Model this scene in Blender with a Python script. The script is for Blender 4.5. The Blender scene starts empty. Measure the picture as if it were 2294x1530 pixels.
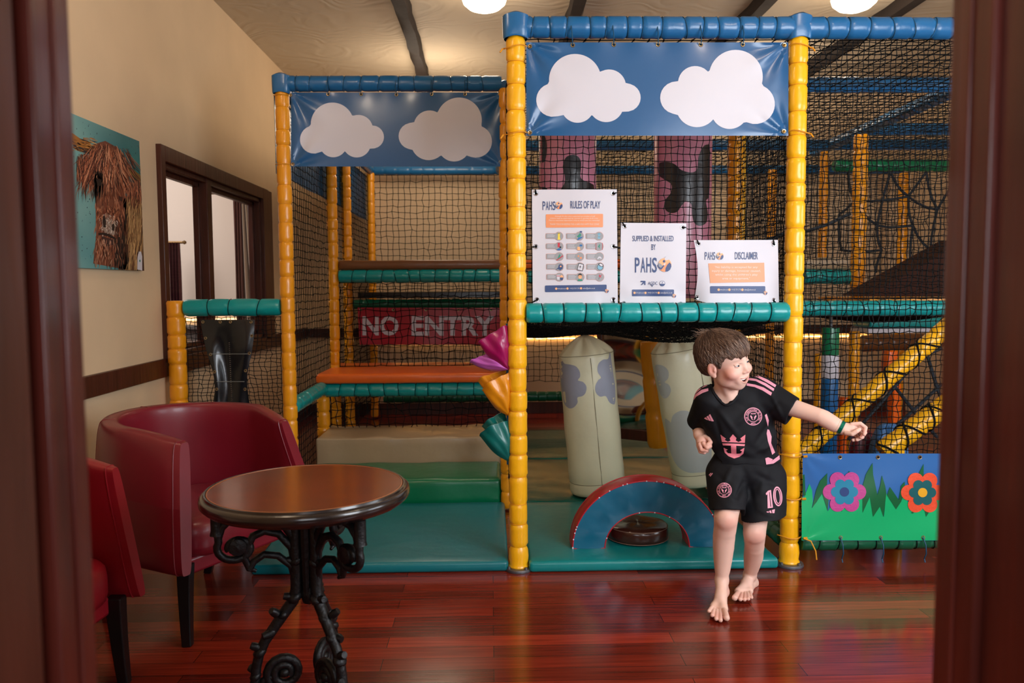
import bpy, bmesh, math, random
import numpy as np
from math import sin, cos, pi, radians, sqrt, atan2, exp
from mathutils import Vector, Matrix
from mathutils.bvhtree import BVHTree
SC = bpy.context.scene
COL = SC.collection
# ------------------------------------------------------------------ camera
FPX, CX, CY, CAMH = 1784., 1147., 765., 1.306
PIT, YAW, ROLL = radians(3.97), radians(1.5), .0063
_f = np.array([sin(YAW)*cos(PIT), cos(YAW)*cos(PIT), -sin(PIT)])
_r0 = np.array([cos(YAW), -sin(YAW), 0.]); _u0 = np.cross(_r0, _f)
_R = _r0*cos(ROLL)-_u0*sin(ROLL); _U = _u0*cos(ROLL)+_r0*sin(ROLL)
cam_d = bpy.data.cameras.new('camera'); cam = bpy.data.objects.new('camera', cam_d); COL.objects.link(cam)
cam_d.sensor_width = 36.; cam_d.lens = FPX/2294*36.; cam_d.clip_start = .05; cam_d.clip_end = 60
m = Matrix.Identity(4)
for i in range(3):
    m[i][0], m[i][1], m[i][2] = _R[i], _U[i], -_f[i]
m[2][3] = CAMH
cam.matrix_world = m
cam_d.dof.use_dof = True; cam_d.dof.focus_distance = 3.35; cam_d.dof.aperture_fstop = 4.0
SC.camera = cam
SC.view_settings.view_transform = 'Standard'; SC.view_settings.look = 'None'
SC.view_settings.gamma = 1.0; SC.view_settings.exposure = .06
# ------------------------------------------------------------------ world and lights
w = bpy.data.worlds.new('world'); SC.world = w; w.use_nodes = True
w.node_tree.nodes['Background'].inputs[0].default_value = (.62, .76, 1., 1)
w.node_tree.nodes['Background'].inputs[1].default_value = .6
def area(name, loc, target, sx, sy, power, col):
    l = bpy.data.lights.new(name, 'AREA'); l.shape = 'RECTANGLE'; l.size = sx; l.size_y = sy
    l.energy = power; l.color = col
    o = bpy.data.objects.new(name, l); COL.objects.link(o); o.location = loc
    o.rotation_euler = (Vector(target)-Vector(loc)).to_track_quat('-Z', 'Y').to_euler()
    return o
def bulb(name, loc, power, col, r=.12):
    l = bpy.data.lights.new(name, 'POINT'); l.energy = power; l.color = col; l.shadow_soft_size = r
    o = bpy.data.objects.new(name, l); COL.objects.link(o); o.location = loc
    return o
WARM = (1., .80, .60)
# daylight: window in the wall beside the doorway and window in the right hand wall
area('daylight_front_window', (2.15, .55, 1.75), (.9, 3.7, 1.2), 1.7, 1.4, 95, (.88, .93, 1.))
area('hall_fill', (.05, -1.55, 1.75), (.15, 3.6, 1.2), 1.8, 1.3, 34, (.92, .95, 1.))  # soft panel added in the windowless hall for more frontal light
area('daylight_right_window', (4.55, 2.2, 1.7), (0., 3.2, .9), 1.6, 1.3, 40, (.88, .93, 1.))
area('next_room_daylight', (-3.6, 6.2, 2.9), (-3.6, 7.4, .6), 1.6, 1.6, 60, (1., .93, .86))
# warm ceiling lamps, then added warm fills at the back and in the hall
bulb('ceiling_bulb', (-1.0, 2.3, 3.0), 21, WARM)
bulb('ceiling_bulb', (1.6, 1.9, 3.0), 20, WARM)
bulb('back_room_fill', (-.5, 7.0, 2.75), 24, WARM, .3)  # fill added to lift the dim back bays, no fitting hangs here
bulb('back_room_fill', (2.3, 7.0, 2.75), 22, WARM, .3)  # second added fill, behind the right bays
bulb('hall_warm_fill', (-.1, -.5, 2.3), 4.0, (1., .66, .46))  # unseen warm fill added to brighten the door lining
# ------------------------------------------------------------------ pixel helpers (points of known planes)
def ray(x, y): return _f+_R*(x-CX)/FPX-_U*(y-CY)/FPX
def at(x, y, Y):
    d = ray(x, y); return Vector((0, 0, CAMH))+Vector(d*(Y/d[1]))
def atz(x, y, z):
    d = ray(x, y); return Vector((0, 0, CAMH))+Vector(d*((z-CAMH)/d[2]))
def atx(x, y, X):
    d = ray(x, y); return Vector((0, 0, CAMH))+Vector(d*(X/d[0]))
# ------------------------------------------------------------------ materials
def lin(c):
    return tuple(((v/255.)/12.92 if v/255. <= .04045 else ((v/255.+.055)/1.055)**2.4) for v in c)
MATS = {}
def mat(name, rgb, rough=.5, metal=0., bump=0., bscale=20., var=0., vscale=3., coat=0., spec=.5, rvar=0., emit=None, estr=0., stretch=None, trans=0.):
    if name in MATS: return MATS[name]
    m = bpy.data.materials.new(name); m.use_nodes = True; nt = m.node_tree; b = nt.nodes['Principled BSDF']
    c = lin(rgb); b.inputs['Base Color'].default_value = (*c, 1); b.inputs['Roughness'].default_value = rough
    b.inputs['Metallic'].default_value = metal; b.inputs['Coat Weight'].default_value = coat; b.inputs['Coat Roughness'].default_value = .12
    b.inputs['Specular IOR Level'].default_value = spec
    if trans: b.inputs['Transmission Weight'].default_value = trans
    if bump or var or rvar:
        tc = nt.nodes.new('ShaderNodeTexCoord'); mp = nt.nodes.new('ShaderNodeMapping')
        nt.links.new(tc.outputs['Object'], mp.inputs[0])
        if stretch: mp.inputs['Scale'].default_value = stretch
    if bump:
        n = nt.nodes.new('ShaderNodeTexNoise'); n.inputs['Scale'].default_value = bscale; n.inputs['Detail'].default_value = 4
        nt.links.new(mp.outputs[0], n.inputs['Vector'])
        bp = nt.nodes.new('ShaderNodeBump'); bp.inputs['Strength'].default_value = min(1, bump); bp.inputs['Distance'].default_value = .01
        nt.links.new(n.outputs[0], bp.inputs['Height']); nt.links.new(bp.outputs[0], b.inputs['Normal'])
    if var or rvar:
        n = nt.nodes.new('ShaderNodeTexNoise'); n.inputs['Scale'].default_value = vscale; n.inputs['Detail'].default_value = 5
        nt.links.new(mp.outputs[0], n.inputs['Vector'])
        if var:
            r = nt.nodes.new('ShaderNodeValToRGB'); r.color_ramp.elements[0].position = .3; r.color_ramp.elements[1].position = .7
            r.color_ramp.elements[0].color = (*[v*(1-var) for v in c], 1); r.color_ramp.elements[1].color = (*[min(1, v*(1+var*.6)) for v in c], 1)
            nt.links.new(n.outputs[0], r.inputs[0]); nt.links.new(r.outputs[0], b.inputs['Base Color'])
        if rvar:
            mr = nt.nodes.new('ShaderNodeMapRange'); mr.inputs['To Min'].default_value = max(.03, rough-rvar); mr.inputs['To Max'].default_value = rough+rvar
            nt.links.new(n.outputs[0], mr.inputs[0]); nt.links.new(mr.outputs[0], b.inputs['Roughness'])
    if emit:
        b.inputs['Emission Color'].default_value = (*lin(emit), 1); b.inputs['Emission Strength'].default_value = estr
    MATS[name] = m; return m
def vmat(name, rough=.5, bump=0, bscale=60, sss=0., spec=.5, coat=0):
    """material whose colour is a per-vertex paint attribute 'Col'"""
    m = bpy.data.materials.new(name); m.use_nodes = True; nt = m.node_tree; b = nt.nodes['Principled BSDF']
    a = nt.nodes.new('ShaderNodeVertexColor'); a.layer_name = 'Col'; nt.links.new(a.outputs[0], b.inputs['Base Color'])
    b.inputs['Roughness'].default_value = rough; b.inputs['Specular IOR Level'].default_value = spec; b.inputs['Coat Weight'].default_value = coat
    if sss:
        b.inputs['Subsurface Weight'].default_value = sss; b.inputs['Subsurface Radius'].default_value = (.02, .008, .004); b.inputs['Subsurface Scale'].default_value = .5
    if bump:
        tc = nt.nodes.new('ShaderNodeTexCoord'); n = nt.nodes.new('ShaderNodeTexNoise'); n.inputs['Scale'].default_value = bscale
        nt.links.new(tc.outputs['Object'], n.inputs['Vector']); bp = nt.nodes.new('ShaderNodeBump'); bp.inputs['Strength'].default_value = bump; bp.inputs['Distance'].default_value = .004
        nt.links.new(n.outputs[0], bp.inputs['Height']); nt.links.new(bp.outputs[0], b.inputs['Normal'])
    MATS[name] = m; return m
def vinyl(name, rgb, rough=.3): return mat(name, rgb, rough, bump=.22, bscale=16, coat=.12, var=.05, vscale=6)
YEL = vinyl('yellow_vinyl', (250, 184, 20)); ORY = vinyl('amber_vinyl', (236, 156, 20)); BLU = vinyl('blue_vinyl', (30, 102, 156)); TEAL = vinyl('teal_vinyl', (0, 148, 148))
GRN = vinyl('green_vinyl', (0, 112, 72)); DGR = vinyl('dark_green_vinyl', (8, 92, 62)); TAN = vinyl('tan_vinyl', (172, 150, 118)); ORG = vinyl('orange_vinyl', (232, 104, 30)); BRN = vinyl('brown_vinyl', (120, 74, 38))
NAVY = vinyl('petrol_vinyl', (6, 94, 124)); RED = vinyl('red_vinyl', (182, 22, 42)); DBRN = vinyl('dark_brown_vinyl', (62, 34, 26), .22)
NETM = mat('net_cord', (5, 8, 10), .8, spec=.2); NETG = mat('green_cord', (10, 60, 56), .6); YCORD = mat('yellow_cord', (222, 150, 24), .6); BCORD = mat('blue_cord', (14, 72, 104), .6)
WHT = mat('white_print', (208, 207, 216), .45); STEEL = mat('galvanised_steel', (120, 122, 126), .45, .8, var=.2, vscale=20)
BRASS = mat('eyelet_metal', (176, 156, 120), .3, .9); CHROME = mat('nickel', (190, 190, 195), .2, 1.)
BLACK = mat('black_iron', (16, 16, 18), .42, .3, bump=.3, bscale=60); BLKWOOD = mat('black_wood', (12, 12, 14), .35)
# ------------------------------------------------------------------ mesh helpers
class MB:
    def __init__(s): s.v = []; s.f = []; s.m = []; s.c = None
    def add(s, vs, fs, mi=0, M=None):
        o = len(s.v)
        s.v.extend([tuple(M @ Vector(v)) if M is not None else tuple(v) for v in vs])
        s.f.extend([tuple(i+o for i in f) for f in fs]); s.m.extend([mi]*len(fs)); return s
    def box(s, a, b, mi=0, M=None):
        x0, y0, z0 = a; x1, y1, z1 = b
        return s.add([(x0,y0,z0),(x1,y0,z0),(x1,y1,z0),(x0,y1,z0),(x0,y0,z1),(x1,y0,z1),(x1,y1,z1),(x0,y1,z1)],
                     [(0,3,2,1),(4,5,6,7),(0,1,5,4),(1,2,6,5),(2,3,7,6),(3,0,4,7)], mi, M)
    def tube(s, pts, r, n=8, mi=0, caps=True, closed=False, flat=None):
        P = [Vector(p) for p in pts]; N = len(P); rr = r if hasattr(r, '__len__') else [r]*N
        vs = []; up = None
        for i in range(N):
            if closed: t = (P[(i+1) % N]-P[i-1])
            else: t = P[min(i+1, N-1)]-P[max(i-1, 0)]
            if t.length < 1e-9: t = Vector((0, 0, 1))
            t.normalize()
            if up is None: up = t.orthogonal().normalized()
            a = up-t*up.dot(t)
            a = a.normalized() if a.length > 1e-6 else t.orthogonal().normalized()
            up = a; b = t.cross(a)
            for k in range(n):
                q = 2*pi*k/n
                if flat: vs.append(P[i]+a*cos(q)*rr[i]*flat[0]+b*sin(q)*rr[i]*flat[1])
                else: vs.append(P[i]+(a*cos(q)+b*sin(q))*rr[i])
        fs = []
        for i in range(N if closed else N-1):
            j = (i+1) % N
            for k in range(n):
                l = (k+1) % n; fs.append((i*n+k, i*n+l, j*n+l, j*n+k))
        if caps and not closed:
            fs.append(tuple(range(n-1, -1, -1))); fs.append(tuple((N-1)*n+k for k in range(n)))
        return s.add(vs, fs, mi)
    def lathe(s, prof, n=32, mi=0, M=None, a0=0., a1=2*pi):
        full = abs(a1-a0-2*pi) < 1e-6; c = n if full else n+1; vs = []; fs = []
        for r, z in prof:
            for k in range(c):
                q = a0+(a1-a0)*k/n; vs.append((r*cos(q), r*sin(q), z))
        for i in range(len(prof)-1):
            for k in range(n):
                l = (k+1) % c; fs.append((i*c+k, i*c+l, (i+1)*c+l, (i+1)*c+k))
        return s.add(vs, fs, mi, M)
    def grid(s, fn, nu, nv, mi=0, closeu=False):
        vs = [fn(i/nu, j/nv) for j in range(nv+1) for i in range(nu if closeu else nu+1)]; c = nu if closeu else nu+1; fs = []
        for j in range(nv):
            for i in range(nu):
                k = (i+1) % c; fs.append((j*c+i, j*c+k, (j+1)*c+k, (j+1)*c+i))
        return s.add(vs, fs, mi)
    def prism(s, poly, d, mi=0, M=None):
        """poly in xy, extruded along +z by d"""
        n = len(poly); vs = [(x, y, 0) for x, y in poly]+[(x, y, d) for x, y in poly]
        fs = [tuple(range(n-1, -1, -1)), tuple(range(n, 2*n))]+[(i, (i+1) % n, (i+1) % n+n, i+n) for i in range(n)]
        return s.add(vs, fs, mi, M)
def T(loc=(0,0,0), rz=0, rx=0, ry=0, s=1):
    return Matrix.Translation(loc) @ Matrix.Rotation(rz, 4, 'Z') @ Matrix.Rotation(ry, 4, 'Y') @ Matrix.Rotation(rx, 4, 'X') @ Matrix.Scale(s, 4)
def smooth_poly(pts, n=5):
    out = []; N = len(pts)
    for i in range(N):
        p0, p1, p2, p3 = pts[i-1], pts[i], pts[(i+1) % N], pts[(i+2) % N]
        for k in range(n):
            t = k/n; out.append(tuple(.5*((2*p1[j])+(-p0[j]+p2[j])*t+(2*p0[j]-5*p1[j]+4*p2[j]-p3[j])*t*t+(-p0[j]+3*p1[j]-3*p2[j]+p3[j])*t**3) for j in (0, 1)))
    return out
def link(name, me, parent=None):
    o = bpy.data.objects.new(name, me); COL.objects.link(o)
    if parent is not None:
        o.parent = parent; o.matrix_parent_inverse = parent.matrix_basis.inverted() if parent.type == 'EMPTY' else Matrix.Identity(4)
    return o
def obj(name, mb, mats, parent=None, smooth=True, bevel=0, seg=2, angle=40, col=None, sub=0):
    me = bpy.data.meshes.new(name); me.from_pydata(mb.v, [], mb.f); me.validate(); me.update()
    if not isinstance(mats, (list, tuple)): mats = [mats]
    for q in mats: me.materials.append(q)
    if len(mats) > 1 and len(mb.m) == len(me.polygons): me.polygons.foreach_set('material_index', mb.m)
    if smooth:
        me.polygons.foreach_set('use_smooth', [True]*len(me.polygons))
        if not sub: me.set_sharp_from_angle(angle=radians(angle))
    if col is not None:
        a = me.color_attributes.new('Col', 'FLOAT_COLOR', 'POINT'); a.data.foreach_set('color', np.asarray(col, dtype=np.float32).ravel())
    o = link(name, me, parent)
    if bevel:
        b = o.modifiers.new('bevel', 'BEVEL'); b.width = bevel; b.segments = seg; b.limit_method = 'ANGLE'; b.angle_limit = radians(35)
    if sub:
        b = o.modifiers.new('sub', 'SUBSURF'); b.levels = sub; b.render_levels = sub
    return o
def tag(o, label, cat, group=None, kind=None):
    o['label'] = label; o['category'] = cat
    if group: o['group'] = group
    if kind: o['kind'] = kind
    return o
def lab(o, label): o['label'] = label; return o
def thing(name, label, cat, loc=(0,0,0), group=None):
    o = bpy.data.objects.new(name, None); COL.objects.link(o); o.location = loc; o.empty_display_size = .1
    return tag(o, label, cat, group)
def struct(name, mb, mats, parent=None, **k):
    o = obj(name, mb, mats, parent, **k)
    if parent is None: o['kind'] = 'structure'
    return o
# quilted foam tube: rings of fabric pinched at intervals
def pad_mb(p0, p1, r, seg=.085, seed=0, pinch=.12, n=26, mi=0, ends=True, wr=.05):
    rnd = random.Random(seed); p0 = Vector(p0); p1 = Vector(p1); L = (p1-p0).length; t = (p1-p0)/L
    a = t.orthogonal().normalized()
    if abs(t.z) > .9: a = Vector((1, 0, 0))
    b = t.cross(a).normalized(); a = b.cross(t)
    nb = max(1, round(L/seg)); e = [0.]
    for i in range(nb-1): e.append(L*(i+1)/nb+rnd.uniform(-.14, .14)*seg)
    e.append(L); V = []; K = 8; F = []; rows = 0; rings = []
    for i in range(nb):
        l = e[i+1]-e[i]; kk = rnd.choice((5, 6, 7)); ph = rnd.uniform(0, 6.28); blg = rnd.uniform(.97, 1.02); kk2 = rnd.choice((9, 11)); ph2 = rnd.uniform(0, 6.28)
        offx = rnd.uniform(-.012, .012)*r*2; offy = rnd.uniform(-.012, .012)*r*2
        for j in range(K if i < nb-1 else K+1):
            u = j/K; s = e[i]+l*u; d = min(u, 1-u)*2
            g = 1-pinch*(1-min(1, d*3.2))**2; rad = r*blg*g if 0 < u < 1 else r*(1-pinch)
            env = max(0, 1-d*1.5)*(1 if 0 < u < 1 else .3)
            c = p0+t*s+(a*offx+b*offy)*(1 if 0 < u < 1 else 0)
            for k in range(n):
                q = 2*pi*k/n
                rr = rad*(1+wr*env*(sin(kk*q+ph)+.6*sin(kk2*q+ph2)))
                V.append(c+(a*cos(q)+b*sin(q))*rr)
            rows += 1
        rings.append(e[i])
    rings = rings[1:]
    for j in range(rows-1):
        for k in range(n):
            l = (k+1) % n; F.append((j*n+k, j*n+l, (j+1)*n+l, (j+1)*n+k))
    if ends: F.append(tuple(range(n-1, -1, -1))); F.append(tuple((rows-1)*n+k for k in range(n)))
    mb = MB().add(V, F, mi)
    return mb, rings, (p0, t, a, b)
def rings_mb(fr, rings, r, cr=.0016, tilt=0., seed=0, n=20):
    rnd = random.Random(seed); p0, t, a, b = fr; m = MB()
    q0 = max((2*pi*k/36 for k in range(36)), key=lambda q: (a*cos(q)+b*sin(q)).y); path = []
    for s in rings:
        ti = rnd.uniform(-tilt, tilt)
        path += [p0+t*(s+ti*r*sin(2*pi*k/n))+(a*cos(q0+2*pi*k/n)+b*sin(q0+2*pi*k/n))*r for k in range(n+1)]
    if path: m.tube(path, cr, 5)
    return m
SEED = [100]
def nseed(): SEED[0] += 1; return SEED[0]
def post(x, y, z0, z1, r, m, label, group=None, front=False, seg=.1):
    if not front:
        mb, rg, fr = pad_mb((x, y, z0), (x, y, z1), r, seg, nseed(), n=18, pinch=.15)
        o = obj('padded_post', mb, m); tag(o, label, 'post', group); return o
    root = thing('padded_post', label, 'post', (x, y, 0), group)
    mb, rg, fr = pad_mb((x, y, z0+.1), (x, y, z1), r, seg, nseed(), pinch=.15)
    # gathered foot skirt
    mb.lathe([(r*.86, z0+.1), (r*1.02, z0+.085), (r*1.08, z0+.05), (r*1.0, z0+.02), (r*1.12, z0+.008), (r*1.05, z0)], 22, 0, T((x, y, 0)))
    st = rings_mb(fr, rg, r*.905, .0016, seed=nseed()); mb.add(st.v, st.f, 1)
    obj('padding', mb, [m, YCORD], root)
    b = MB(); b.lathe([(.001, .016), (r*.9, .016), (r*1.5, .013), (r*1.56, .004), (r*1.52, 0), (.001, 0)], 32, 0, T((x, y, 0)))
    for k in range(4): b.lathe([(.001, .024), (.006, .024), (.007, .014)], 8, 0, T((x+r*1.3*cos(k*pi/2+.6), y+r*1.3*sin(k*pi/2+.6), 0)))
    lab(obj('base_plate', b, STEEL, root), 'round grey metal floor plate')
    return root
def beam(p0, p1, r, m, label, group=None, seg=.09, lash=None, cr=.002, det=True, name='padded_beam', sub=()):
    mb, rg, fr = pad_mb(p0, p1, r, seg, nseed(), n=22 if det else 14)
    if not det or lash is None:
        o = obj(name, mb, m); tag(o, label, 'beam', group); return o
    root = thing(name, label, 'beam', tuple(p0), group)
    obj('padding', mb, m, root)
    obj('lashing_cord', rings_mb(fr, rg, r*.965, cr, .25, nseed()), lash, root)
    return root
def net(fn, nu, nv, cr, label, wob=.15, seed=1, m=None, holes=None, group=None, knots=True, cat='net', name='safety_net', extra=None):
    """fn(u,v)->Vector over the unit square, nu by nv cells"""
    rnd = random.Random(seed); P = {}
    du = (fn(1/nu, 0)-fn(0, 0)).length; dv = (fn(0, 1/nv)-fn(0, 0)).length
    for i in range(nu+1):
        for j in range(nv+1):
            w_ = wob*(0 if i in (0, nu) and j in (0, nv) else 1)
            P[i, j] = fn(min(1, max(0, (i+rnd.gauss(0, w_*.5))/nu)), min(1, max(0, (j+rnd.gauss(0, w_*.5))/nv)))+Vector((0, rnd.gauss(0, .003), 0))
    mb = MB()
    def strand(pts): 
        if len(pts) > 1: mb.tube(pts, cr, 3, caps=False)
    for j in range(nv+1):
        run = []
        for i in range(nu+1):
            if holes and holes(i/nu, j/nv): strand(run); run = []
            else: run.append(P[i, j])
        strand(run)
    for i in range(nu+1):
        run = []
        for j in range(nv+1):
            if holes and holes(i/nu, j/nv): strand(run); run = []
            else: run.append(P[i, j])
        strand(run)
    if knots:
        k = cr*2.1; vs = []; fs = []
        for (i, j), p in P.items():
            if holes and holes(i/nu, j/nv): continue
            o = len(vs); vs += [p+Vector(q) for q in ((k,0,0),(-k,0,0),(0,k,0),(0,-k,0),(0,0,k),(0,0,-k))]
            fs += [(o+a, o+b, o+c) for a, b, c in ((0,2,4),(2,1,4),(1,3,4),(3,0,4),(2,0,5),(1,2,5),(3,1,5),(0,3,5))]
        mb.add(vs, fs)
    o = obj(name, mb, m or NETM); tag(o, label, cat, group); return o
def quad(a, b, c, d):
    a, b, c, d = map(Vector, (a, b, c, d))
    return lambda u, v: (a*(1-u)+b*u)*(1-v)+(d*(1-u)+c*u)*v
# text as flat triangles in a unit box
_tc = {}
def text_tris(s, bold=0.):
    k = (s, bold)
    if k in _tc: return _tc[k]
    cu = bpy.data.curves.new('t', 'FONT'); cu.body = s; cu.align_x = 'LEFT'; cu.resolution_u = 3; cu.offset = bold
    o = bpy.data.objects.new('t', cu); COL.objects.link(o); bpy.context.view_layer.update()
    me = o.to_mesh(); V = [(v.co.x, v.co.y) for v in me.vertices]; Fs = [tuple(p.vertices) for p in me.polygons]; o.to_mesh_clear()
    bpy.data.objects.remove(o); bpy.data.curves.remove(cu)
    x0 = min(v[0] for v in V); x1 = max(v[0] for v in V); y0 = min(v[1] for v in V); y1 = max(v[1] for v in V)
    V = [((x-x0)/(x1-x0), (y1-y)/(y1-y0)) for x, y in V]
    _tc[k] = (V, Fs); return _tc[k]
class Flat:
    """prints placed on a hung sheet: coordinates are points of the sheet's own plane Y with a small relief"""
    def __init__(s, Y, warp=None): s.Y = Y; s.w = warp or (lambda x, y: 0.)
    def p(s, x, y, off=0.): return at(x, y, s.Y+s.w(x, y)-off)
    def poly(s, mb, pts, off, mi=0, n=None):
        mb2 = bmesh.new(); f = mb2.faces.new([mb2.verts.new((x, y, 0)) for x, y in pts]); f.normal_update(); bmesh.ops.triangulate(mb2, faces=[f])
        s._sub(mb2, 10); mb2.verts.index_update()
        mb.add([s.p(v.co.x, v.co.y, off) for v in mb2.verts], [tuple(v.index for v in reversed(f.verts)) if f.normal.z > 0 else tuple(v.index for v in f.verts) for f in mb2.faces], mi); mb2.free()
    def _sub(s, bm, L):
        for _ in range(5):
            e = [e for e in bm.edges if e.calc_length() > L]
            if not e: break
            bmesh.ops.subdivide_edges(bm, edges=e, cuts=1); bmesh.ops.triangulate(bm, faces=[f for f in bm.faces if len(f.verts) > 3])
        bm.normal_update()
    def rect(s, mb, x0, y0, x1, y1, off, mi=0, r=3, sk=0):
        pts = []
        for cx, cy, a in ((x1-r, y0+r, -90), (x1-r, y1-r, 0), (x0+r, y1-r, 90), (x0+r, y0+r, 180)):
            for k in range(5):
                q = radians(a+k*22.5); pts.append((cx+r*cos(q), cy+r*sin(q)))
        s.poly(mb, [(x, y+sk*(x-x0)) for x, y in pts], off, mi)
    def circ(s, mb, x, y, r, off, mi=0, ry=None, n=20): s.poly(mb, [(x+r*cos(2*pi*k/n), y+(ry or r)*sin(2*pi*k/n)) for k in range(n)], off, mi)
    def text(s, mb, t, x0, y0, x1, y1, off, mi=0, bold=0., sk=0):
        V, Fs = text_tris(t, bold); mb.add([s.p(x0+(x1-x0)*u, y0+(y1-y0)*v+sk*(x1-x0)*u, off) for u, v in V], Fs, mi)
    def sheet(s, x0, y0, x1, y1, nu=40, nv=24, th=.0016, corners=None):
        c = corners or ((x0, y0), (x1, y0), (x1, y1), (x0, y1)); mb = MB()
        def q(u, v, o):
            x = (c[0][0]*(1-u)+c[1][0]*u)*(1-v)+(c[3][0]*(1-u)+c[2][0]*u)*v; y = (c[0][1]*(1-u)+c[1][1]*u)*(1-v)+(c[3][1]*(1-u)+c[2][1]*u)*v
            return s.p(x, y, o)
        mb.grid(lambda u, v: q(u, 1-v, 0), nu, nv); mb.grid(lambda u, v: q(1-u, 1-v, -th), nu, nv)
        def rim(f): mb.grid(f, nu, 1)
        rim(lambda u, v: q(u, 0, -th*v)); rim(lambda u, v: q(1-u, 1, -th*v)); rim(lambda u, v: q(0, 1-u, -th*v)); rim(lambda u, v: q(1, u, -th*v))
        return mb
    def eyelet(s, x, y, r, m, parent, off=.001):
        mb = MB(); p = s.p(x, y, off); k = s.Y/FPX
        mb.lathe([(r*.5*k, .0), (r*.55*k, .002), (r*.85*k, .0025), (r*k, 0)], 16, 0, T(p, 0, pi/2))
        mb.lathe([(.0001, -.0005), (r*.52*k, -.0005)], 12, 1, T(p, 0, pi/2))
        return obj('eyelet', mb, [m, NETM], parent)
def cloud(circles, c, sc, org, n=96):
    out = []
    for k in range(n):
        q = 2*pi*k/n; dx, dy = cos(q), sin(q); best = 0
        for cx, cy, r in circles:
            ox, oy = c[0]-cx, c[1]-cy; b = ox*dx+oy*dy; D = b*b-(ox*ox+oy*oy-r*r)
            if D > 0: best = max(best, -b+sqrt(D))
        out.append(((c[0]+dx*best)/sc+org[0], (c[1]+dy*best)/sc+org[1]))
    return out
Y0, Y1 = 3.60, 4.60      # front planes of the two bays
XW, YB, HC, XR, YF = -1.88, 8.12, 3.27, 4.3, .80
# ------------------------------------------------------------------ setting
def plank_mat():
    m = bpy.data.materials.new('red_wood_planks'); m.use_nodes = True; nt = m.node_tree; b = nt.nodes['Principled BSDF']; L = nt.links.new; N = nt.nodes.new
    tc = N('ShaderNodeTexCoord'); br = N('ShaderNodeTexBrick'); L(tc.outputs['Object'], br.inputs['Vector'])
    br.offset = .37; br.inputs['Scale'].default_value = 1.; br.inputs['Brick Width'].default_value = 1.05; br.inputs['Row Height'].default_value = .088
    br.inputs['Mortar Size'].default_value = .0012; br.inputs['Mortar Smooth'].default_value = .1; br.inputs['Bias'].default_value = 0.
    br.inputs['Color1'].default_value = (*lin((156, 52, 32)), 1); br.inputs['Color2'].default_value = (*lin((92, 28, 18)), 1); br.inputs['Mortar'].default_value = (*lin((26, 10, 8)), 1)
    mp = N('ShaderNodeMapping'); mp.inputs['Scale'].default_value = (2.2, 46, 1); L(tc.outputs['Object'], mp.inputs[0])
    n = N('ShaderNodeTexNoise'); n.inputs['Scale'].default_value = 1.5; n.inputs['Detail'].default_value = 8; L(mp.outputs[0], n.inputs['Vector'])
    r = N('ShaderNodeValToRGB'); r.color_ramp.elements[0].position = .3; r.color_ramp.elements[0].color = (.55, .5, .48, 1); r.color_ramp.elements[1].position = .75; r.color_ramp.elements[1].color = (1.15, 1.1, 1.08, 1)
    L(n.outputs[0], r.inputs[0]); mx = N('ShaderNodeMix'); mx.data_type = 'RGBA'; mx.blend_type = 'MULTIPLY'; mx.inputs[0].default_value = 1.
    L(br.outputs['Color'], mx.inputs[6]); L(r.outputs[0], mx.inputs[7]); L(mx.outputs[2], b.inputs['Base Color'])
    n2 = N('ShaderNodeTexNoise'); n2.inputs['Scale'].default_value = 2.3; n2.inputs['Detail'].default_value = 6; L(tc.outputs['Object'], n2.inputs['Vector'])
    mr = N('ShaderNodeMapRange'); mr.inputs['From Min'].default_value = .3; mr.inputs['From Max'].default_value = .7; mr.inputs['To Min'].default_value = .11; mr.inputs['To Max'].default_value = .22
    L(n2.outputs[0], mr.inputs[0]); L(mr.outputs[0], b.inputs['Roughness'])
    bp = N('ShaderNodeBump'); bp.inputs['Strength'].default_value = .12; bp.inputs['Distance'].default_value = .002
    ad = N('ShaderNodeMath'); ad.operation = 'MULTIPLY_ADD'; ad.inputs[1].default_value = .35; L(n.outputs[0], ad.inputs[0])
    iv = N('ShaderNodeMath'); iv.operation = 'SUBTRACT'; iv.inputs[0].default_value = 1.; L(br.outputs['Fac'], iv.inputs[1]); L(iv.outputs[0], ad.inputs[2])
    L(ad.outputs[0], bp.inputs['Height']); L(bp.outputs[0], b.inputs['Normal'])
    return m
WALL = mat('beige_plaster', (222, 196, 160), .8, bump=.12, bscale=5, var=.05, vscale=2.5)
WALLN = mat('pale_plaster', (216, 204, 196), .85, bump=.1, bscale=6)
def ceil_mat():
    m = mat('artex_ceiling', (204, 190, 166), .75, bump=.0)
    nt = m.node_tree; b = nt.nodes['Principled BSDF']; L = nt.links.new; N = nt.nodes.new
    tc = N('ShaderNodeTexCoord'); n = N('ShaderNodeTexNoise'); n.inputs['Scale'].default_value = 1.6; n.inputs['Detail'].default_value = 1; L(tc.outputs['Object'], n.inputs['Vector'])
    wv = N('ShaderNodeTexWave'); wv.wave_type = 'RINGS'; wv.inputs['Scale'].default_value = 5.; wv.inputs['Distortion'].default_value = 14; wv.inputs['Detail'].default_value = 3; wv.inputs['Detail Scale'].default_value = .8
    mx = N('ShaderNodeMix'); mx.data_type = 'RGBA'; mx.inputs[0].default_value = .6; L(tc.outputs['Object'], mx.inputs[6]); L(n.outputs[1], mx.inputs[7]); L(mx.outputs[2], wv.inputs['Vector'])
    bp = N('ShaderNodeBump'); bp.inputs['Strength'].default_value = .28; bp.inputs['Distance'].default_value = .012; L(wv.outputs[0], bp.inputs['Height']); L(bp.outputs[0], b.inputs['Normal'])
    return m
CEIL = ceil_mat()
DWOOD = mat('dark_stained_wood', (74, 34, 22), .38, bump=.25, bscale=4, var=.35, vscale=3, stretch=(12, 12, 1))
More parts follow.
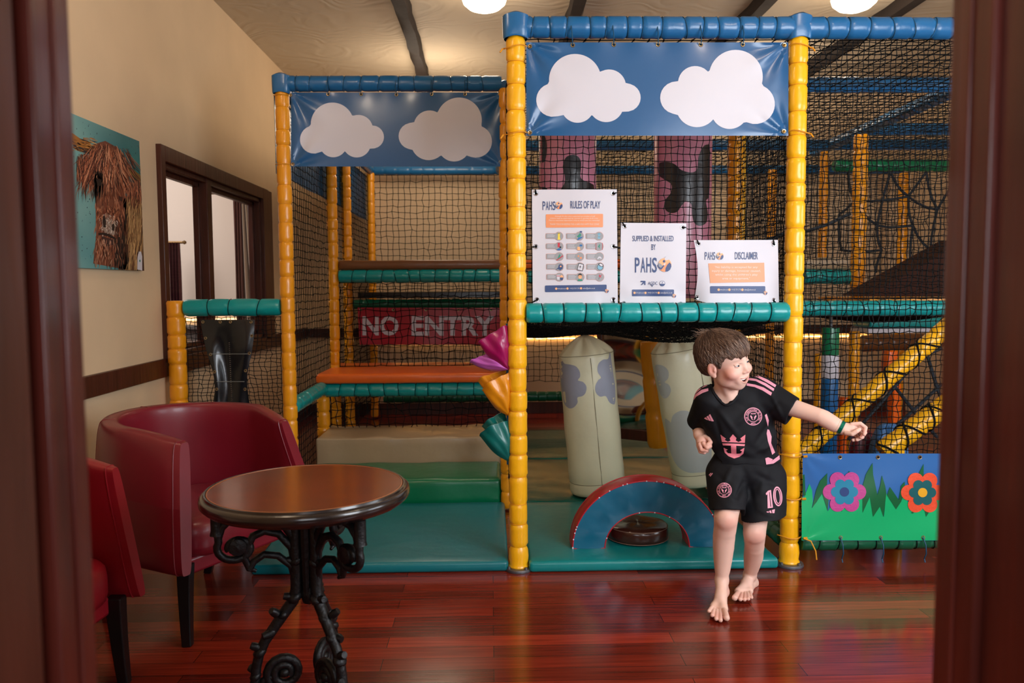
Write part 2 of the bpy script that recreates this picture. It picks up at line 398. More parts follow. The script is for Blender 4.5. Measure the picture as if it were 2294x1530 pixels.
BEAMM = mat('rough_dark_beam', (30, 18, 13), .8, bump=.6, bscale=6, var=.3, vscale=4)
fl = MB().box((-6.2, -1.8, -.08), (XR+.2, 10.6, 0)); struct('floor', fl, plank_mat(), smooth=False)
cl = MB().box((-6.2, -1.8, HC), (XR+.2, 10.6, HC+.1)); struct('ceiling', cl, CEIL, smooth=False)
# left wall with an internal window: opening Y 4.66..7.0, z .90..2.02
WY0, WY1, WZ0, WZ1 = 4.66, 6.62, .90, 2.03
wl = MB(); th = .06
wl.box((XW-th, YF, 0), (XW, WY0, HC)).box((XW-th, WY1, 0), (XW, YB+.1, HC)).box((XW-th, WY0, 0), (XW, WY1, WZ0)).box((XW-th, WY0, WZ1), (XW, WY1, HC))
struct('wall_left', wl, WALL, smooth=False)
wb = MB().box((-6.2, YB, 0), (XR+.2, YB+.12, HC)); struct('wall_back', wb, WALL, smooth=False)
wr = MB(); wr.box((XR, -1.8, 0), (XR+.12, 1.3, HC)).box((XR, 3.1, 0), (XR+.12, YB, HC)).box((XR, 1.3, 0), (XR+.12, 3.1, .9)).box((XR, 1.3, 2.4), (XR+.12, 3.1, HC))
struct('wall_right', wr, WALL, smooth=False)
# doorway wall: opening X -.43...475, other window X 1.25..3.05
dx0, dx1 = -.455, .50; wf = MB(); ya, yb = YF-.13, YF
wf.box((-2.1, ya, 0), (dx0, yb, HC)).box((dx1, ya, 0), (1.25, yb, HC)).box((dx0, ya, 2.1), (dx1, yb, HC)).box((1.25, ya, 0), (3.05, yb, .95)).box((1.25, ya, 2.5), (3.05, yb, HC)).box((3.05, ya, 0), (XR, yb, HC))
struct('wall_front', wf, WALL, smooth=False)
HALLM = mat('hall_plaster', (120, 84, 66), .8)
hw = MB().box((-1.3, -1.7, 0), (-1.2, ya, HC)); struct('wall_hall_left', hw, HALLM, smooth=False)
hw = MB().box((1.1, -1.7, 0), (1.2, ya, HC)); struct('wall_hall_right', hw, HALLM, smooth=False)
hw = MB().box((-1.3, -1.8, 0), (1.2, -1.7, HC)); struct('wall_hall_back', hw, HALLM, smooth=False)
# door lining: two jambs with stops and architraves, and the open door leaf against the left jamb
FW = mat('varnished_door_wood', (104, 42, 32), .34, bump=.2, bscale=3, var=.4, vscale=2.5, stretch=(14, 14, 1), coat=.3)
dj = MB()
dj.box((dx0, .743, 0), (-.410, yb+.01, 2.1)).box((dx0-.02, ya-.01, 0), (-.462, .743, 2.1)).box((-.411, .775, 0), (-.4065, .79, 2.1))
dj.box((.466, .742, 0), (dx1, yb+.01, 2.1)).box((.474, ya-.01, 0), (dx1, .742, 2.1)).box((.4625, .772, 0), (.467, .79, 2.1))
dj.box((-.44, ya-.01, 2.066), (.466, yb+.01, 2.1))
for x0, x1 in ((dx0-.06, dx0+.02), (dx1-.02, dx1+.06)):
    dj.box((x0, yb+.002, 0), (x1, yb+.022, 2.16)).box((x0, ya-.022, 0), (x1, ya-.002, 2.16))
o = struct('door_1', dj, FW, bevel=.004); o['label'] = 'dark varnished door lining framing the view'
dl = MB().box((-.459, -.05, .01), (-.416, .727, 2.05)); 
lf = obj('door_leaf', dl, mat('door_leaf_wood', (96, 52, 38), .35, bump=.2, bscale=3, var=.3, vscale=3, stretch=(1, 10, 1)), o, bevel=.003)
# chair rails and beams
rl = MB().box((XW, YF+.03, .80), (XW+.022, WY0-.02, .905)).box((XW, WY0-.02, .80), (XW+.03, WY1+.3, .90)).box((XW, WY1+.3, .80), (XW+.022, YB, .905))
struct('trim_left', rl, DWOOD, bevel=.004)
struct('trim_back', MB().box((XW+.03, YB-.022, .80), (XR, YB, .89)), DWOOD, bevel=.004)
sk = MB().box((XW, YF+.03, 0), (XW+.018, YB, .12)); struct('baseboard_left', sk, DWOOD, bevel=.003)
sk = MB().box((XW+.02, YB-.018, 0), (XR, YB, .12)); struct('baseboard_back', sk, DWOOD, bevel=.003)
rnd = random.Random(4)
for i, (pa, pb) in enumerate((((893, 0), (938, 168)), ((1293, 0), (1284, 45)), ((1712, 0), (1668, 50)), ((2092, 0), (1975, 75)))):
    a = atz(*pa, HC-.04); xx = a.x
    if i == 3: xx = 2.86
    mb = MB(); segs = 40; prev = None
    def sec(u, v, xx=xx):
        y = YF+.05+(YB-YF-.1)*v; k = int(u*6+.5); w_ = .05; d = .085; j = .006*sin(y*7+k*2.1)+.004*sin(y*19+k)
        P = [(-w_, .01), (-w_, -d*.7), (-w_*.8, -d), (0, -d*1.04), (w_*.8, -d), (w_, -d*.7), (w_, .01)][k]
        return Vector((xx+P[0]+j+.012*sin(y*1.3), y, HC+P[1]+j*.6))
    mb.grid(sec, 6, segs); struct('trim_beam_%d' % (i+1), mb, BEAMM)
# internal window: frame, mullion post, glass
wn = MB(); fx0, fx1 = XW-th+.0, XW+.03
wn.box((XW-.012, WY0-.06, WZ0-.02), (fx1, WY0+.0, WZ1+.09)).box((XW-.012, WY1, WZ0-.02), (fx1, WY1+.15, WZ1+.09)).box((XW-.012, WY1+.15, WZ0-.02), (fx1-.012, WY1+.30, WZ1+.09)).box((XW-.012, WY0, WZ1), (fx1, WY1, WZ1+.09))
wn.box((fx0, WY0, WZ0), (XW+.005, WY0+.03, WZ1)).box((fx0, WY1-.03, WZ0), (XW+.005, WY1, WZ1)).box((fx0, WY0, WZ1-.03), (XW+.005, WY1, WZ1)).box((fx0, WY0, WZ0), (XW+.005, WY1, WZ0+.03))
ym = 5.37
wn.box((fx0-.01, ym, WZ0), (XW+.012, ym+.085, WZ1)).box((fx0-.02, ym-.02, WZ0), (fx0+.02, ym+.11, WZ1))
wn.box((fx0-.02, WY0+.03, WZ0+.03), (fx0+.02, WY0+.05, WZ1-.03)).box((fx0-.02, WY1-.07, WZ0+.03), (fx0+.02, WY1-.03, WZ1-.03)).box((fx0-.02, WY0+.03, WZ1-.06), (fx0+.02, WY1-.03, WZ1-.03)).box((fx0-.02, WY0+.03, WZ0+.03), (fx0+.02, WY1-.03, WZ0+.06))
wo = struct('window_1', wn, DWOOD, bevel=.004); wo['label'] = 'dark wooden internal window with two panes in left wall'
GL = bpy.data.materials.new('window_glass'); GL.use_nodes = True; g = GL.node_tree; b = g.nodes['Principled BSDF']
b.inputs['Transmission Weight'].default_value = 1; b.inputs['Roughness'].default_value = .0; b.inputs['IOR'].default_value = 1.0; b.inputs['Base Color'].default_value = (.96, .98, .98, 1)
tr = g.nodes.new('ShaderNodeBsdfTransparent'); gs = g.nodes.new('ShaderNodeBsdfGlossy'); gs.inputs['Roughness'].default_value = .02; lw = g.nodes.new('ShaderNodeLayerWeight'); lw.inputs[0].default_value = .3; fr = g.nodes.new('ShaderNodeMath'); fr.operation = 'POWER'; fr.inputs[1].default_value = 5.; g.links.new(lw.outputs['Facing'], fr.inputs[0])
mx = g.nodes.new('ShaderNodeMixShader'); g.links.new(fr.outputs[0], mx.inputs[0]); g.links.new(tr.outputs[0], mx.inputs[1]); g.links.new(gs.outputs[0], mx.inputs[2]); g.links.new(mx.outputs[0], g.nodes['Material Output'].inputs[0])
for a, c in ((WY0+.05, ym-.02), (ym+.11, WY1-.07)):
    obj('window_pane', MB().box((fx0-.003, a, WZ0+.06), (fx0+.003, c, WZ1-.06)), GL, wo, smooth=False)
# next room
struct('wall_next_room', MB().box((-6.2, 3.2, 0), (-6.1, 10.5, HC)), WALLN, smooth=False)
struct('wall_next_room_near', MB().box((-6.1, 3.2, 0), (XW-th, 3.3, HC)), WALLN, smooth=False)
struct('wall_next_room_far', MB().box((-6.1, YB-.03, 0), (XW-th-.002, YB-.002, HC)), WALLN, smooth=False)
# LED strips under the chair rail
LED = mat('warm_led', (255, 214, 150), .5, emit=(255, 190, 110), estr=9)
tag(obj('led_strip', MB().box((-1.0, YB-.02, .765), (3.9, YB-.006, .775)), LED, smooth=False), 'warm glowing light strip under the dark chair rail on the back wall', 'light strip')
tag(obj('led_strip', MB().box((-3.9, YB-.055, .985), (-2.3, YB-.04, .995)), mat('warm_led_dim', (255, 214, 150), .5, emit=(255, 200, 130), estr=6), smooth=False), 'warm light strip glowing in the next room beyond the window', 'light strip')
# counter and lamp, curtains in the next room
ct = MB().box((-5.4, YB-.6, .0), (-2.25, YB-.04, .92)).box((-5.45, YB-.64, .92), (-2.2, YB-.04, .96)); tag(obj('counter', ct, mat('grey_counter', (96, 92, 92), .3), bevel=.006), 'grey counter against the far wall of the next room', 'counter')
def curtain(name, x0, x1, y, z0, z1, m, label, folds=7, amp=.035, sx=0):
    mb = MB()
    def fn(u, v, s=0): return Vector((x0+(x1-x0)*u+sx*(1-v)*u, y+s+amp*sin(u*folds*2*pi+.6*sin(v*3))*(.7+.3*(1-v)), z0+(z1-z0)*v))
    mb.grid(fn, 60, 12); mb.grid(lambda u, v: fn(1-u, v, .006), 60, 12); return tag(obj(name, mb, m), label, 'curtain')
a = at(376, 543, 7.7); c = at(407, 676, 7.7)
curtain('curtain', a.x, c.x, 7.7, .98, a.z, mat('burgundy_cloth', (70, 20, 34), .8), 'burgundy curtain hanging from a short rod in the next room', 4)
a = at(372, 543, 7.7); c = at(413, 543, 7.7)
mb = MB().tube([a, c], .012, 8); mb.lathe([(.001, -.02), (.018, -.01), (.02, 0), (.018, .01), (.001, .02)], 10, 0, T(c)); tag(obj('curtain_rod', mb, mat('bronze', (110, 84, 50), .4, .7)), 'short bronze rod holding the burgundy curtain', 'curtain rod')
a = at(521, 430, 7.2); c = at(539, 430, 7.2); curtain('curtain', a.x, c.x, 7.2, .98, a.z, mat('mauve_cloth', (112, 80, 84), .8), 'mauve brown curtain behind the right pane of the window', 3)
a = at(538, 430, 7.2); c = at(557, 430, 7.2); curtain('curtain', a.x, c.x, 7.2, .98, a.z, mat('grey_cloth', (176, 164, 156), .8), 'grey curtain beside the mauve one behind the right pane', 3, sx=.1)
lp = thing('spotlight', 'small bright spotlight on the ceiling of the next room', 'lamp', at(423, 402, 7.4))
p = at(423, 402, 7.4); obj('bulb', MB().lathe([(.001, -.035), (.03, -.02), (.036, 0), (.03, .02), (.001, .03)], 14, 0, T(p)), mat('bulb_glow', (255, 255, 255), .3, emit=(255, 250, 240), estr=6), lp)
a = at(512, 430, 7.2); c = at(575, 430, 7.2); tag(obj('curtain_rod', MB().tube([(a.x-.2, 7.2, a.z-.01), (c.x+.2, 7.2, a.z-.01)], .012, 8), MATS['bronze']), 'bronze rod over the mauve and grey curtains behind the right pane', 'curtain rod')
mb = MB().tube([(p.x, p.y, HC), (p.x, p.y, p.z+.03)], .008, 6).tube([at(385, 372, 7.4), at(413, 396, 7.4), p], .008, 6).tube([at(384, 385, 7.42), at(423, 395, 7.42)], .03, 8); obj('track', mb, mat('grey_metal', (70, 70, 74), .4, .6), lp)
# ceiling lights
GLOW = mat('lit_opal_glass', (255, 250, 240), .3, emit=(255, 225, 190), estr=7)
for px, lb in ((1085, 'opal bowl ceiling light above the right end of the smaller cloud banner'), (1914, 'opal bowl ceiling light above the right netted bay')):
    p = at(px, 12, 5.3); r = .147; root = thing('ceiling_light', lb, 'ceiling light', (p.x, p.y, HC), 'opal ceiling lights')
    zb = p.z+.0
    obj('bowl', MB().lathe([(.001, zb-.04), (r*.35, zb-.037), (r*.7, zb-.018), (r*.93, zb+.012), (r, zb+.045), (r*.98, zb+.07)], 40, 0, T((p.x, p.y, 0))), GLOW, root)
    lab(obj('mount', MB().lathe([(r*.9, zb+.07), (r*1.04, zb+.072), (r*1.04, zb+.085), (.05, zb+.09), (.05, HC)], 40, 0, T((p.x, p.y, 0))), mat('brass_rim', (150, 112, 60), .35, .8), root), 'metal ring holding the bowl')
    l = bulb('lamp_light', (p.x, p.y, HC-.03 if HC-.03 > zb+.1 else zb+.1), 5, WARM, .05)
    bulb('lamp_down', (p.x, p.y, zb-.16), 10, WARM, .12)
# ------------------------------------------------------------------ soft play frame
R0 = .0425
PXM, PXR = .119, 1.380     # posts of the front bay
post(PXM, Y0, .012, 2.40, R0, YEL, 'yellow padded post at the left end of the posters, full height', front=True, seg=.105)
post(PXR, Y0, .012, 2.40, R0, YEL, 'yellow padded post behind the running boy, full height', front=True, seg=.105)
post(-1.165, Y1, .012, 2.41, .04, ORY, 'yellow padded corner post at the left end of the smaller cloud banner', front=True, seg=.105)
post(-1.80, Y1, .012, 1.235, .05, ORY, 'short yellow padded post against the left wall beside the gate', front=True, seg=.095)
post(.09, Y1, .012, 2.42, .04, ORY, 'yellow padded post just behind the left post of the poster bay')
post(PXR+.03, Y1, .02, 2.42, .045, ORY, 'amber padded post seen through the net beside the pink column')
post(1.49, 4.75, 1.2, 2.42, .03, YEL, 'thin yellow padded pole right of the amber post behind the net')
xl = -1.165
post(xl, 5.5, .02, .55, .045, ORY, 'short yellow padded post under the corner of the orange platform')
post(xl, 5.95, .02, 2.42, .04, ORY, 'yellow padded post at the left end of the brown upper platform')
post(xl-.01, 6.6, .02, 2.42, .04, ORY, 'yellow padded post behind the brown platform, second along the left net')
post(xl, 7.9, .02, 2.42, .038, ORY, 'yellow padded post in the far left back corner')
for px, ya, yb_, Y, w_, lb in ((1730, 380, 1500, 7.5, .042, 'amber padded post far behind the net, above the disclaimer poster'), (1847, 340, 580, 6.5, .035, 'amber padded post beyond the blue sloping tube'),
        (1929, 302, 665, 5.7, .05, 'wide amber padded post under the blue sloping tube'), (2025, 388, 1500, 7.4, .046, 'amber padded post behind the black rope web'),
        (1640, 720, 1500, 5.9, .045, 'yellow padded post behind the boy, under the upper floor'), (1857, 664, 690, 6.4, .04, 'stub of olive yellow padded post under the upper teal tube'),
        (1836, 792, 1500, 5.6, .036, 'dull yellow padded post left of the striped roller'), (1915, 742, 1500, 5.4, .036, 'brown yellow padded post right of the striped roller')):
    a = at(px, ya, Y); c = at(px, yb_, Y); post(a.x, Y, max(.02, c.z), a.z, w_, ORY if w_ != .045 else YEL, lb, seg=.12)
# beams -------------------------------------------------------------
R1 = .047; zt = 2.445
def bent_end(root, p, d, r, m):
    pass
beam((PXM-.02, Y0, zt), (PXR-.02, Y0, zt), R1, BLU, 'blue padded beam along the top of the large cloud banner', lash=BCORD, seg=.083)
beam((PXR+.02, Y0, zt), (2.66, Y0, zt), R1, BLU, 'blue padded beam along the top of the right netted bay', lash=BCORD, seg=.095)
beam((-1.19, Y1, zt+.005), (.07, Y1, zt+.005), .044, BLU, 'blue padded beam along the top of the smaller cloud banner', lash=BCORD, seg=.095)
for x, y, r, lb in ((PXM, Y0, .056, 'blue vinyl corner cap on top of the middle yellow post'), (PXR, Y0, .05, 'blue vinyl joint wrap above the post behind the boy'), (-1.165, Y1, .05, 'blue vinyl corner cap on top of the left yellow post')):
    mb = MB()
    def fn(u, v, x=x, y=y, r=r):
        q = 2*pi*u; s = [0, .75, 1, 1, .97, .9][min(5, int(v*5+.5))]; z = zt+[.052, .054, .045, 0, -.045, -.052][min(5, int(v*5+.5))]
        c = cos(q); d = sin(q); k = 1/max(abs(c), abs(d))**.55
        return Vector((x+r*s*k*c*1.05, y+r*s*k*d, z+.004*sin(3*q)))
    mb.grid(fn, 28, 5, closeu=True); tag(obj('corner_cap', mb, BLU), lb, 'corner cap')
beam((.15, Y1, zt), (2.66, Y1, zt), .044, BLU, 'blue padded beam crossing behind the top net, second row from the front', det=False)
for Y, x0, x1, lb in ((5.9, 2.75, 4.1, 'short blue padded beam at top right, third row back'), (6.55, .1, 4.1, 'blue padded beam visible below the large cloud banner, upper of two'), (7.93, -1.15, 4.1, 'blue padded beam along the back, lower of the two below the banners')):
    beam((x0, Y, zt), (x1, Y, zt), .045, BLU, lb, det=False, seg=.12)
beam((2.74, Y1-.2, zt), (2.80, 6.9, zt), .045, BLU, 'blue padded beam running back diagonally across the right bay roof', det=False)
beam((xl-.02, Y1+.05, zt), (xl, 7.9, zt), .042, BLU, 'blue padded beam running back above the left side net', det=False)
beam((.09, Y1+.05, zt), (.09, 7.9, zt), .042, BLU, 'blue padded beam running back between the two bays', det=False)
# side banner strip of blue vinyl along the upper left net
sb = MB(); 
def fn(u, v): y = Y1+.06+(7.85-Y1)*u; return Vector((xl-.055+.006*sin(y*9), y, 2.4-(.44+.0*u)*v))
sb.grid(fn, 60, 6); sb.grid(lambda u, v: fn(1-u, v)+Vector((-.002, 0, 0)), 60, 6)
tag(obj('blue_side_panel', sb, BLU), 'long blue vinyl panel along the top of the left side net', 'panel')
# green beams
zg = 1.185
b0 = beam((PXM+.04, Y0-.005, zg), (PXR-.03, Y0-.005, zg-.004), .0445, TEAL, 'teal padded beam directly under the three posters', lash=NETM, seg=.083)
a = at(1800, 690, Y1); c = at(2108, 690, Y1); beam((1.45, Y1, a.z), (c.x+.02, Y1, c.z), .046, TEAL, 'teal padded beam crossing the right bay at head height behind the net', lash=NETM, seg=.10)
beam((-1.165, Y1+.03, .612), (-1.165, 5.47, .612), .046, TEAL, 'short teal padded beam running back from the left post to the orange platform', lash=None, seg=.1)
beam((-1.15, 5.5, .597), (.08, 5.5, .597), .046, TEAL, 'teal padded beam under the orange platform edge', lash=NETM, seg=.105)
beam((-1.12, 5.95, 1.386), (.1, 5.95, 1.386), .048, TEAL, 'teal padded beam under the brown upper platform edge', lash=NETM, seg=.105)
beam((-1.13, 6.6, 1.165), (.1, 6.6, 1.165), .04, DGR, 'dark green padded beam above the no entry banner', det=False)
beam((-1.745, Y1, zg+.01), (-1.205, Y1, zg+.01), .05, TEAL, 'green padded beam across the top of the small gate', lash=NETM, seg=.135)
beam((PXR+.05, Y0, .115), (2.66, Y0, .115), .0455, DGR, 'green padded beam along the floor under the flower banner', lash=NETM, seg=.088)
beam((PXR-.005, Y0+.04, .115), (PXR-.01, 5.2, .115), .046, DGR, 'dark green padded beam on the floor running back behind the boy', det=False)
beam((-.95, 7.0, .33), (2.2, 7.0, .33), .045, DGR, 'dark green padded beam low at the back of the frame', det=False)
for (pa, pb, Y, r, m, lb) in (((1868, 371), (2150, 371), 6.3, .048, GRN, 'bright green padded beam above the black rope web'), ((1800, 620), (1922, 620), 5.75, .055, TEAL, 'teal padded beam under the tan ledge in the right bay'),
        ((1183, 621), (1560, 621), 5.95, .048, TEAL, 'teal padded beam behind the posters, glimpsed at their edges'),
        ((1930, 770), (2110, 762), 6.6, .07, BRN, 'brown padded beam in shade low in the right bay')):
    a = at(*pa, Y); c = at(*pb, Y); beam(a, c, r, m, lb, det=False, seg=.11)
# sloping yellow handrails
def slope(pa, pb, Y, Yb, r, lb, n):
    a = at(*pa, Y); c = at(*pb, Yb); root = thing('sloping_rail', lb, 'rail', a)
    mb, rg, fr = pad_mb(a, c, r, .11, nseed(), n=20); obj('padding', mb, YEL, root)
    k = MB(); p0, t, aa, bb = fr; L = (c-a).length; N = n*16
    for sgn in (1, -1): k.tube([p0+t*(L*i/N)+(aa*cos(sgn*2*pi*n*i/N+1)+bb*sin(sgn*2*pi*n*i/N+1))*r*1.03 for i in range(N+1)], .0055, 5)
    lab(obj('black_lashing', k, NETM, root), 'black webbing wound around the rail')
    sx = a.x+.07; sz = a.z+(c.z-a.z)*(.07/(c.x-a.x)); sm_, _, _ = pad_mb((sx, a.y, .001), (sx, a.y, sz), r*.8, .11, nseed(), n=16); obj('support_leg', sm_, YEL, root)
slope((1775, 1030), (2135, 722), 4.15, 4.15, .047, 'long yellow padded handrail sloping up to the right behind the net', 5)
slope((1975, 1012), (2150, 885), 3.85, 3.85, .052, 'short yellow padded handrail sloping up at the lower right', 3)
# ------------------------------------------------------------------ nets
F = Y0+.035
net(quad((PXM+.04, F, 1.99), (PXR-.04, F, 1.99), (PXR-.04, F, 1.20), (PXM+.04, F, 1.20)), 41, 26, .0022, 'black knotted safety net hanging behind the three posters', seed=3)
net(quad((PXR+.04, F, 2.42), (2.66, F, 2.42), (2.66, F, .16), (PXR+.04, F, .16)), 50, 86, .0022, 'black knotted safety net above the flower banner in the right bay', wob=.2, seed=4, holes=lambda u, v: u > .62)
net(quad((xl-.03, Y1+.03, 2.42), (xl-.03, 7.9, 2.42), (xl-.03, 7.9, .1), (xl-.03, Y1+.03, .1)), 66, 50, .0026, 'black safety net along the left side of the frame', seed=5)
net(quad((xl+.03, 7.93, 2.40), (.1, 7.93, 2.40), (.1, 7.93, .35), (xl+.03, 7.93, .35)), 21, 34, .0032, 'black safety net across the back of the left bay', seed=6)
net(quad((.12, 7.93, 2.40), (4.1, 7.93, 2.40), (4.1, 7.93, .35), (.12, 7.93, .35)), 66, 34, .0032, 'black safety net across the back of the right bays', seed=7)
net(quad((xl+.04, 5.97, 1.34), (.09, 5.97, 1.34), (.09, 5.93, .72), (xl+.04, 5.93, .72)), 24, 12, .0032, 'black net below the brown platform in front of the no entry banner', wob=.25, seed=8)
net(quad((xl+.04, 5.52, .56), (.09, 5.52, .56), (.09, 5.52, .3), (xl+.04, 5.52, .3)), 24, 5, .0032, 'black net below the orange platform', wob=.3, seed=9)
net(quad((.15, Y0, 2.415), (2.72, Y0, 2.415), (2.72, 7.93, 2.43), (.15, 7.93, 2.43)), 36, 56, .0030, 'black net stretched as a roof over the right bays', wob=.2, seed=10)
net(quad((2.78, Y1, 2.415), (4.1, Y1, 2.415), (4.1, 7.93, 2.43), (2.78, 7.93, 2.43)), 18, 42, .0030, 'black roof net right of the blue diagonal beam', wob=.2, seed=11)
net(quad((PXR+.0, Y0+.06, 2.42), (PXR+.03, Y1-.04, 2.42), (PXR+.03, Y1-.04, .15), (PXR, Y0+.06, .15)), 32, 72, .0022, 'black side net between the boy post and the orange post', wob=.25, seed=12)
net(quad((.105, Y0+.05, 2.42), (.095, Y1-.04, 2.42), (.095, Y1-.04, .2), (.105, Y0+.05, .2)), 24, 54, .0022, 'black side net between the two bays', wob=.2, seed=13)
net(quad((.14, 6.57, 2.4), (2.7, 6.57, 2.4), (2.7, 6.57, 1.42), (.14, 6.57, 1.42)), 48, 19, .0032, 'black cross net behind the pink columns', wob=.2, seed=14)
net(quad((1.45, Y1+.03, 2.42), (2.72, Y1+.03, 2.42), (2.72, Y1+.03, 1.22), (1.45, Y1+.03, 1.22)), 32, 30, .0022, 'black net in the second row of the right bay', wob=.25, seed=15)
# sagging net ceiling under the upper floor
def sagf(u, v): return Vector((PXM+.05+(PXR-PXM-.1)*u, Y0+.05+1.6*v, 1.15-.1*sin(pi*min(1, v*1.1))*(.75+.25*sin(pi*u))-.03*sin(9*u+4*v)))
net(sagf, 44, 56, .0022, 'black net sagging below the teal beam over the punch bags', wob=.4, seed=16, knots=True)
net(lambda u, v: sagf(u, v)+Vector((.01, .03, -.022+.02*sin(7*v+5*u))), 38, 48, .0022, 'second loose layer of black net sagging above the punch bags', wob=.5, seed=17)
def sag2(u, v): return Vector((1.46+1.25*u, Y1+.1+1.9*v, 1.13-.07*sin(pi*v)-.02*sin(8*u)))
net(sag2, 38, 58, .0030, 'black net sagging below the teal beam in the right bay', wob=.4, seed=18)
# rope web
rnd = random.Random(9); wb = MB(); Yw = 6.0
hub = [(1915, 450), (1965, 505), (2045, 505), (2085, 560), (2035, 440), (1975, 560), (1885, 560), (2100, 470), (1900, 385), (1995, 385), (2075, 385), (1880, 480), (2130, 420), (1962, 610), (2040, 600), (2125, 590)]
for a, c in ((8, 0), (0, 1), (1, 2), (2, 3), (9, 1), (9, 4), (4, 2), (10, 4), (10, 7), (4, 7), (1, 5), (5, 13), (2, 14), (3, 15), (3, 7), (0, 11), (11, 6), (6, 5), (7, 12), (0, 4)):
    p = at(*hub[a], Yw); q = at(*hub[c], Yw); wb.tube([p, p.lerp(q, .33)+Vector((0, .02, -.012)), p.lerp(q, .67)+Vector((0, .02, -.012)), q], .0095, 7)
tag(obj('rope_web', wb, mat('dark_rope', (22, 32, 42), .7)), 'thick dark rope web below the bright green beam', 'rope web')
wb = MB()
for a, c in (((1690, 545), (1760, 520)), ((1690, 545), (1800, 505)), ((1640, 575), (1760, 520)), ((1800, 520), (1905, 478)), ((2070, 770), (2110, 900)), ((2040, 800), (2110, 780)), ((2000, 860), (2100, 980)), ((1900, 985), (2080, 775)), ((1950, 1000), (2110, 860))):
    p = at(*a, 5.0); q = at(*c, 5.0); wb.tube([p, p.lerp(q, .5)+Vector((0, .0, -.012)), q], .011, 7)
tag(obj('black_strap', wb, MATS['dark_rope']), 'black webbing straps crossing behind the net in the right bays', 'strap', kind='stuff')
# gate between the left wall and the left post
gx0, gx1 = -1.75, -1.21
def gfn(u, v):
    x = gx0+(gx1-gx0)*u; z = 1.14-1.06*v
    pl = at(449+28*min(1, v*2.6), 720, Y1).x; pr = at(571-9*min(1, v*2.6), 720, Y1).x; mid = (pl+pr)/2
    pull = .035*exp(-((v-.28)/.12)**2)
    x += pull*(1 if x < mid else -1)*exp(-(min(abs(x-pl), abs(x-pr))/.09)**2)
    return Vector((x, Y1+.01, z))
g = net(gfn, 21, 44, .0021, 'black net filling the small gate beside the left wall', wob=.25, seed=20)
gt = thing('zipped_panel', 'black vinyl panel with a zip, tied shut in the small gate', 'panel', at(510, 920, Y1))
BV = mat('black_vinyl', (14, 20, 24), .25, bump=.3, bscale=9, coat=.2)
def gp(u, v, o=0):
    x = 449+122*u; y = 716+520*v; k = exp(-((v-.25)/.1)**2); x += (28*min(1, v*3.2))*(1-u)*.9-9*u*min(1, v*3.2)+(k*10*(1-2*u))
    return at(x, y, Y1-.03-o-.012*sin(u*9+v*4)*min(1, v*8)+.01*cos(u*5-v*11))
mb = MB(); mb.grid(lambda u, v: gp(u, v), 40, 60); mb.grid(lambda u, v: gp(1-u, v, -.002), 40, 60); obj('vinyl', mb, BV, gt)
zp = MB()
for k in range(100):
    v = .1+.85*k/100; p = gp(.51, v, .004); zp.box((p.x-.003, p.y-.002, p.z-.0012), (p.x+.003, p.y+.002, p.z+.0012))
lab(obj('zip', zp, CHROME, gt), 'pale metal zip down the middle')
for u, v in ((.04, .01), (.36, .01), (.55, .01), (.93, .01), (.04, .08), (.96, .07), (.07, .15), (.95, .145), (.05, .225), (.93, .22), (.06, .30), (.92, .3)):
    p = gp(u, v, .003); k = MB().lathe([(.0035, 0), (.004, .002), (.0075, .0025), (.0095, 0)], 14, 0, T(p, 0, pi/2)); k.lathe([(.0001, 0), (.0036, 0)], 8, 1, T(p, 0, pi/2)); obj('eyelet', k, [BRASS, NETM], gt)
for v in (.148, .267): lab(obj('tie_cord', MB().tube([gp(.07+.0*k, v, .006) if k == 0 else gp(.07+.85*k/8, v, .008) for k in range(9)], .0022, 6), mat('grey_cord', (120, 122, 118), .6), gt), 'grey cord tied across the panel')
# ------------------------------------------------------------------ banners
def tension(x0, y0, x1, y1, amp=.006, rad=70., top=None):
    cs = ((x0, y0), (x1, y0), (x0, y1), (x1, y1))
    def w(x, y):
        s = 0
        for cx, cy in cs:
            dx, dy = x-cx, y-cy; d = sqrt(dx*dx+dy*dy)+1; a = atan2(dy, dx); s += amp*sin(a*9+cx)*exp(-((d-25)/rad)**2)*min(1, d/25)
        if top: s += .0035*sin((x-x0)/top*2*pi)*exp(-(y-y0)/22.)
        return s+.0015*sin(x/47.+y/61.)
    return w
BBLU = mat('blue_banner', (30, 88, 138), .28, bump=.12, bscale=7, coat=.15)
def cloud_banner(box, Y, clouds, eyes, top, label, th):
    x0, y0, x1, y1 = box; fl = Flat(Y, tension(x0, y0, x1, y1, top=top)); c = at(x0, y0, Y)
    root = thing('cloud_banner', label, 'banner', c)
    sh = obj('banner_sheet', fl.sheet(x0, y0, x1, y1, 110, 40), BBLU, root)
    for cl in clouds:
        mb = MB(); fl.poly(mb, cl, .0012); lab(obj('cloud_patch', mb, WHT, root), 'white cloud on blue vinyl')
    for x, y in eyes: fl.eyelet(x, y, 5.2*3.6/Y, BRASS, root, .001)
    return root, fl
cA = [[(460,490,160),(668,528,103),(775,597,86),(650,640,107),(475,650,101),(325,612,103)],[(1443,470,165),(1560,637,122),(1195,510,106),(1080,598,100),(1205,650,128),(1405,675,114)]]
c1 = cloud(cA[0], (545, 600), 2.731, (1120, 0)); c2 = cloud(cA[1], (1340, 600), 2.731, (1120, 0))
cB = [[(335,320,112),(470,348,76),(543,387,60),(462,420,73),(340,420,72),(240,400,73)],[(993,300,118),(1080,410,84),(840,332,83),(748,382,69),(835,415,92),(967,430,84)]]
c3 = cloud(cB[0], (390, 390), 2.318, (600, 140)); c4 = cloud(cB[1], (930, 380), 2.318, (600, 140))
ey = [(1187, 104), (1283, 101), (1375, 100), (1474, 100), (1570, 100), (1664, 100), (1757, 101), (1187, 297), (1756, 294)]
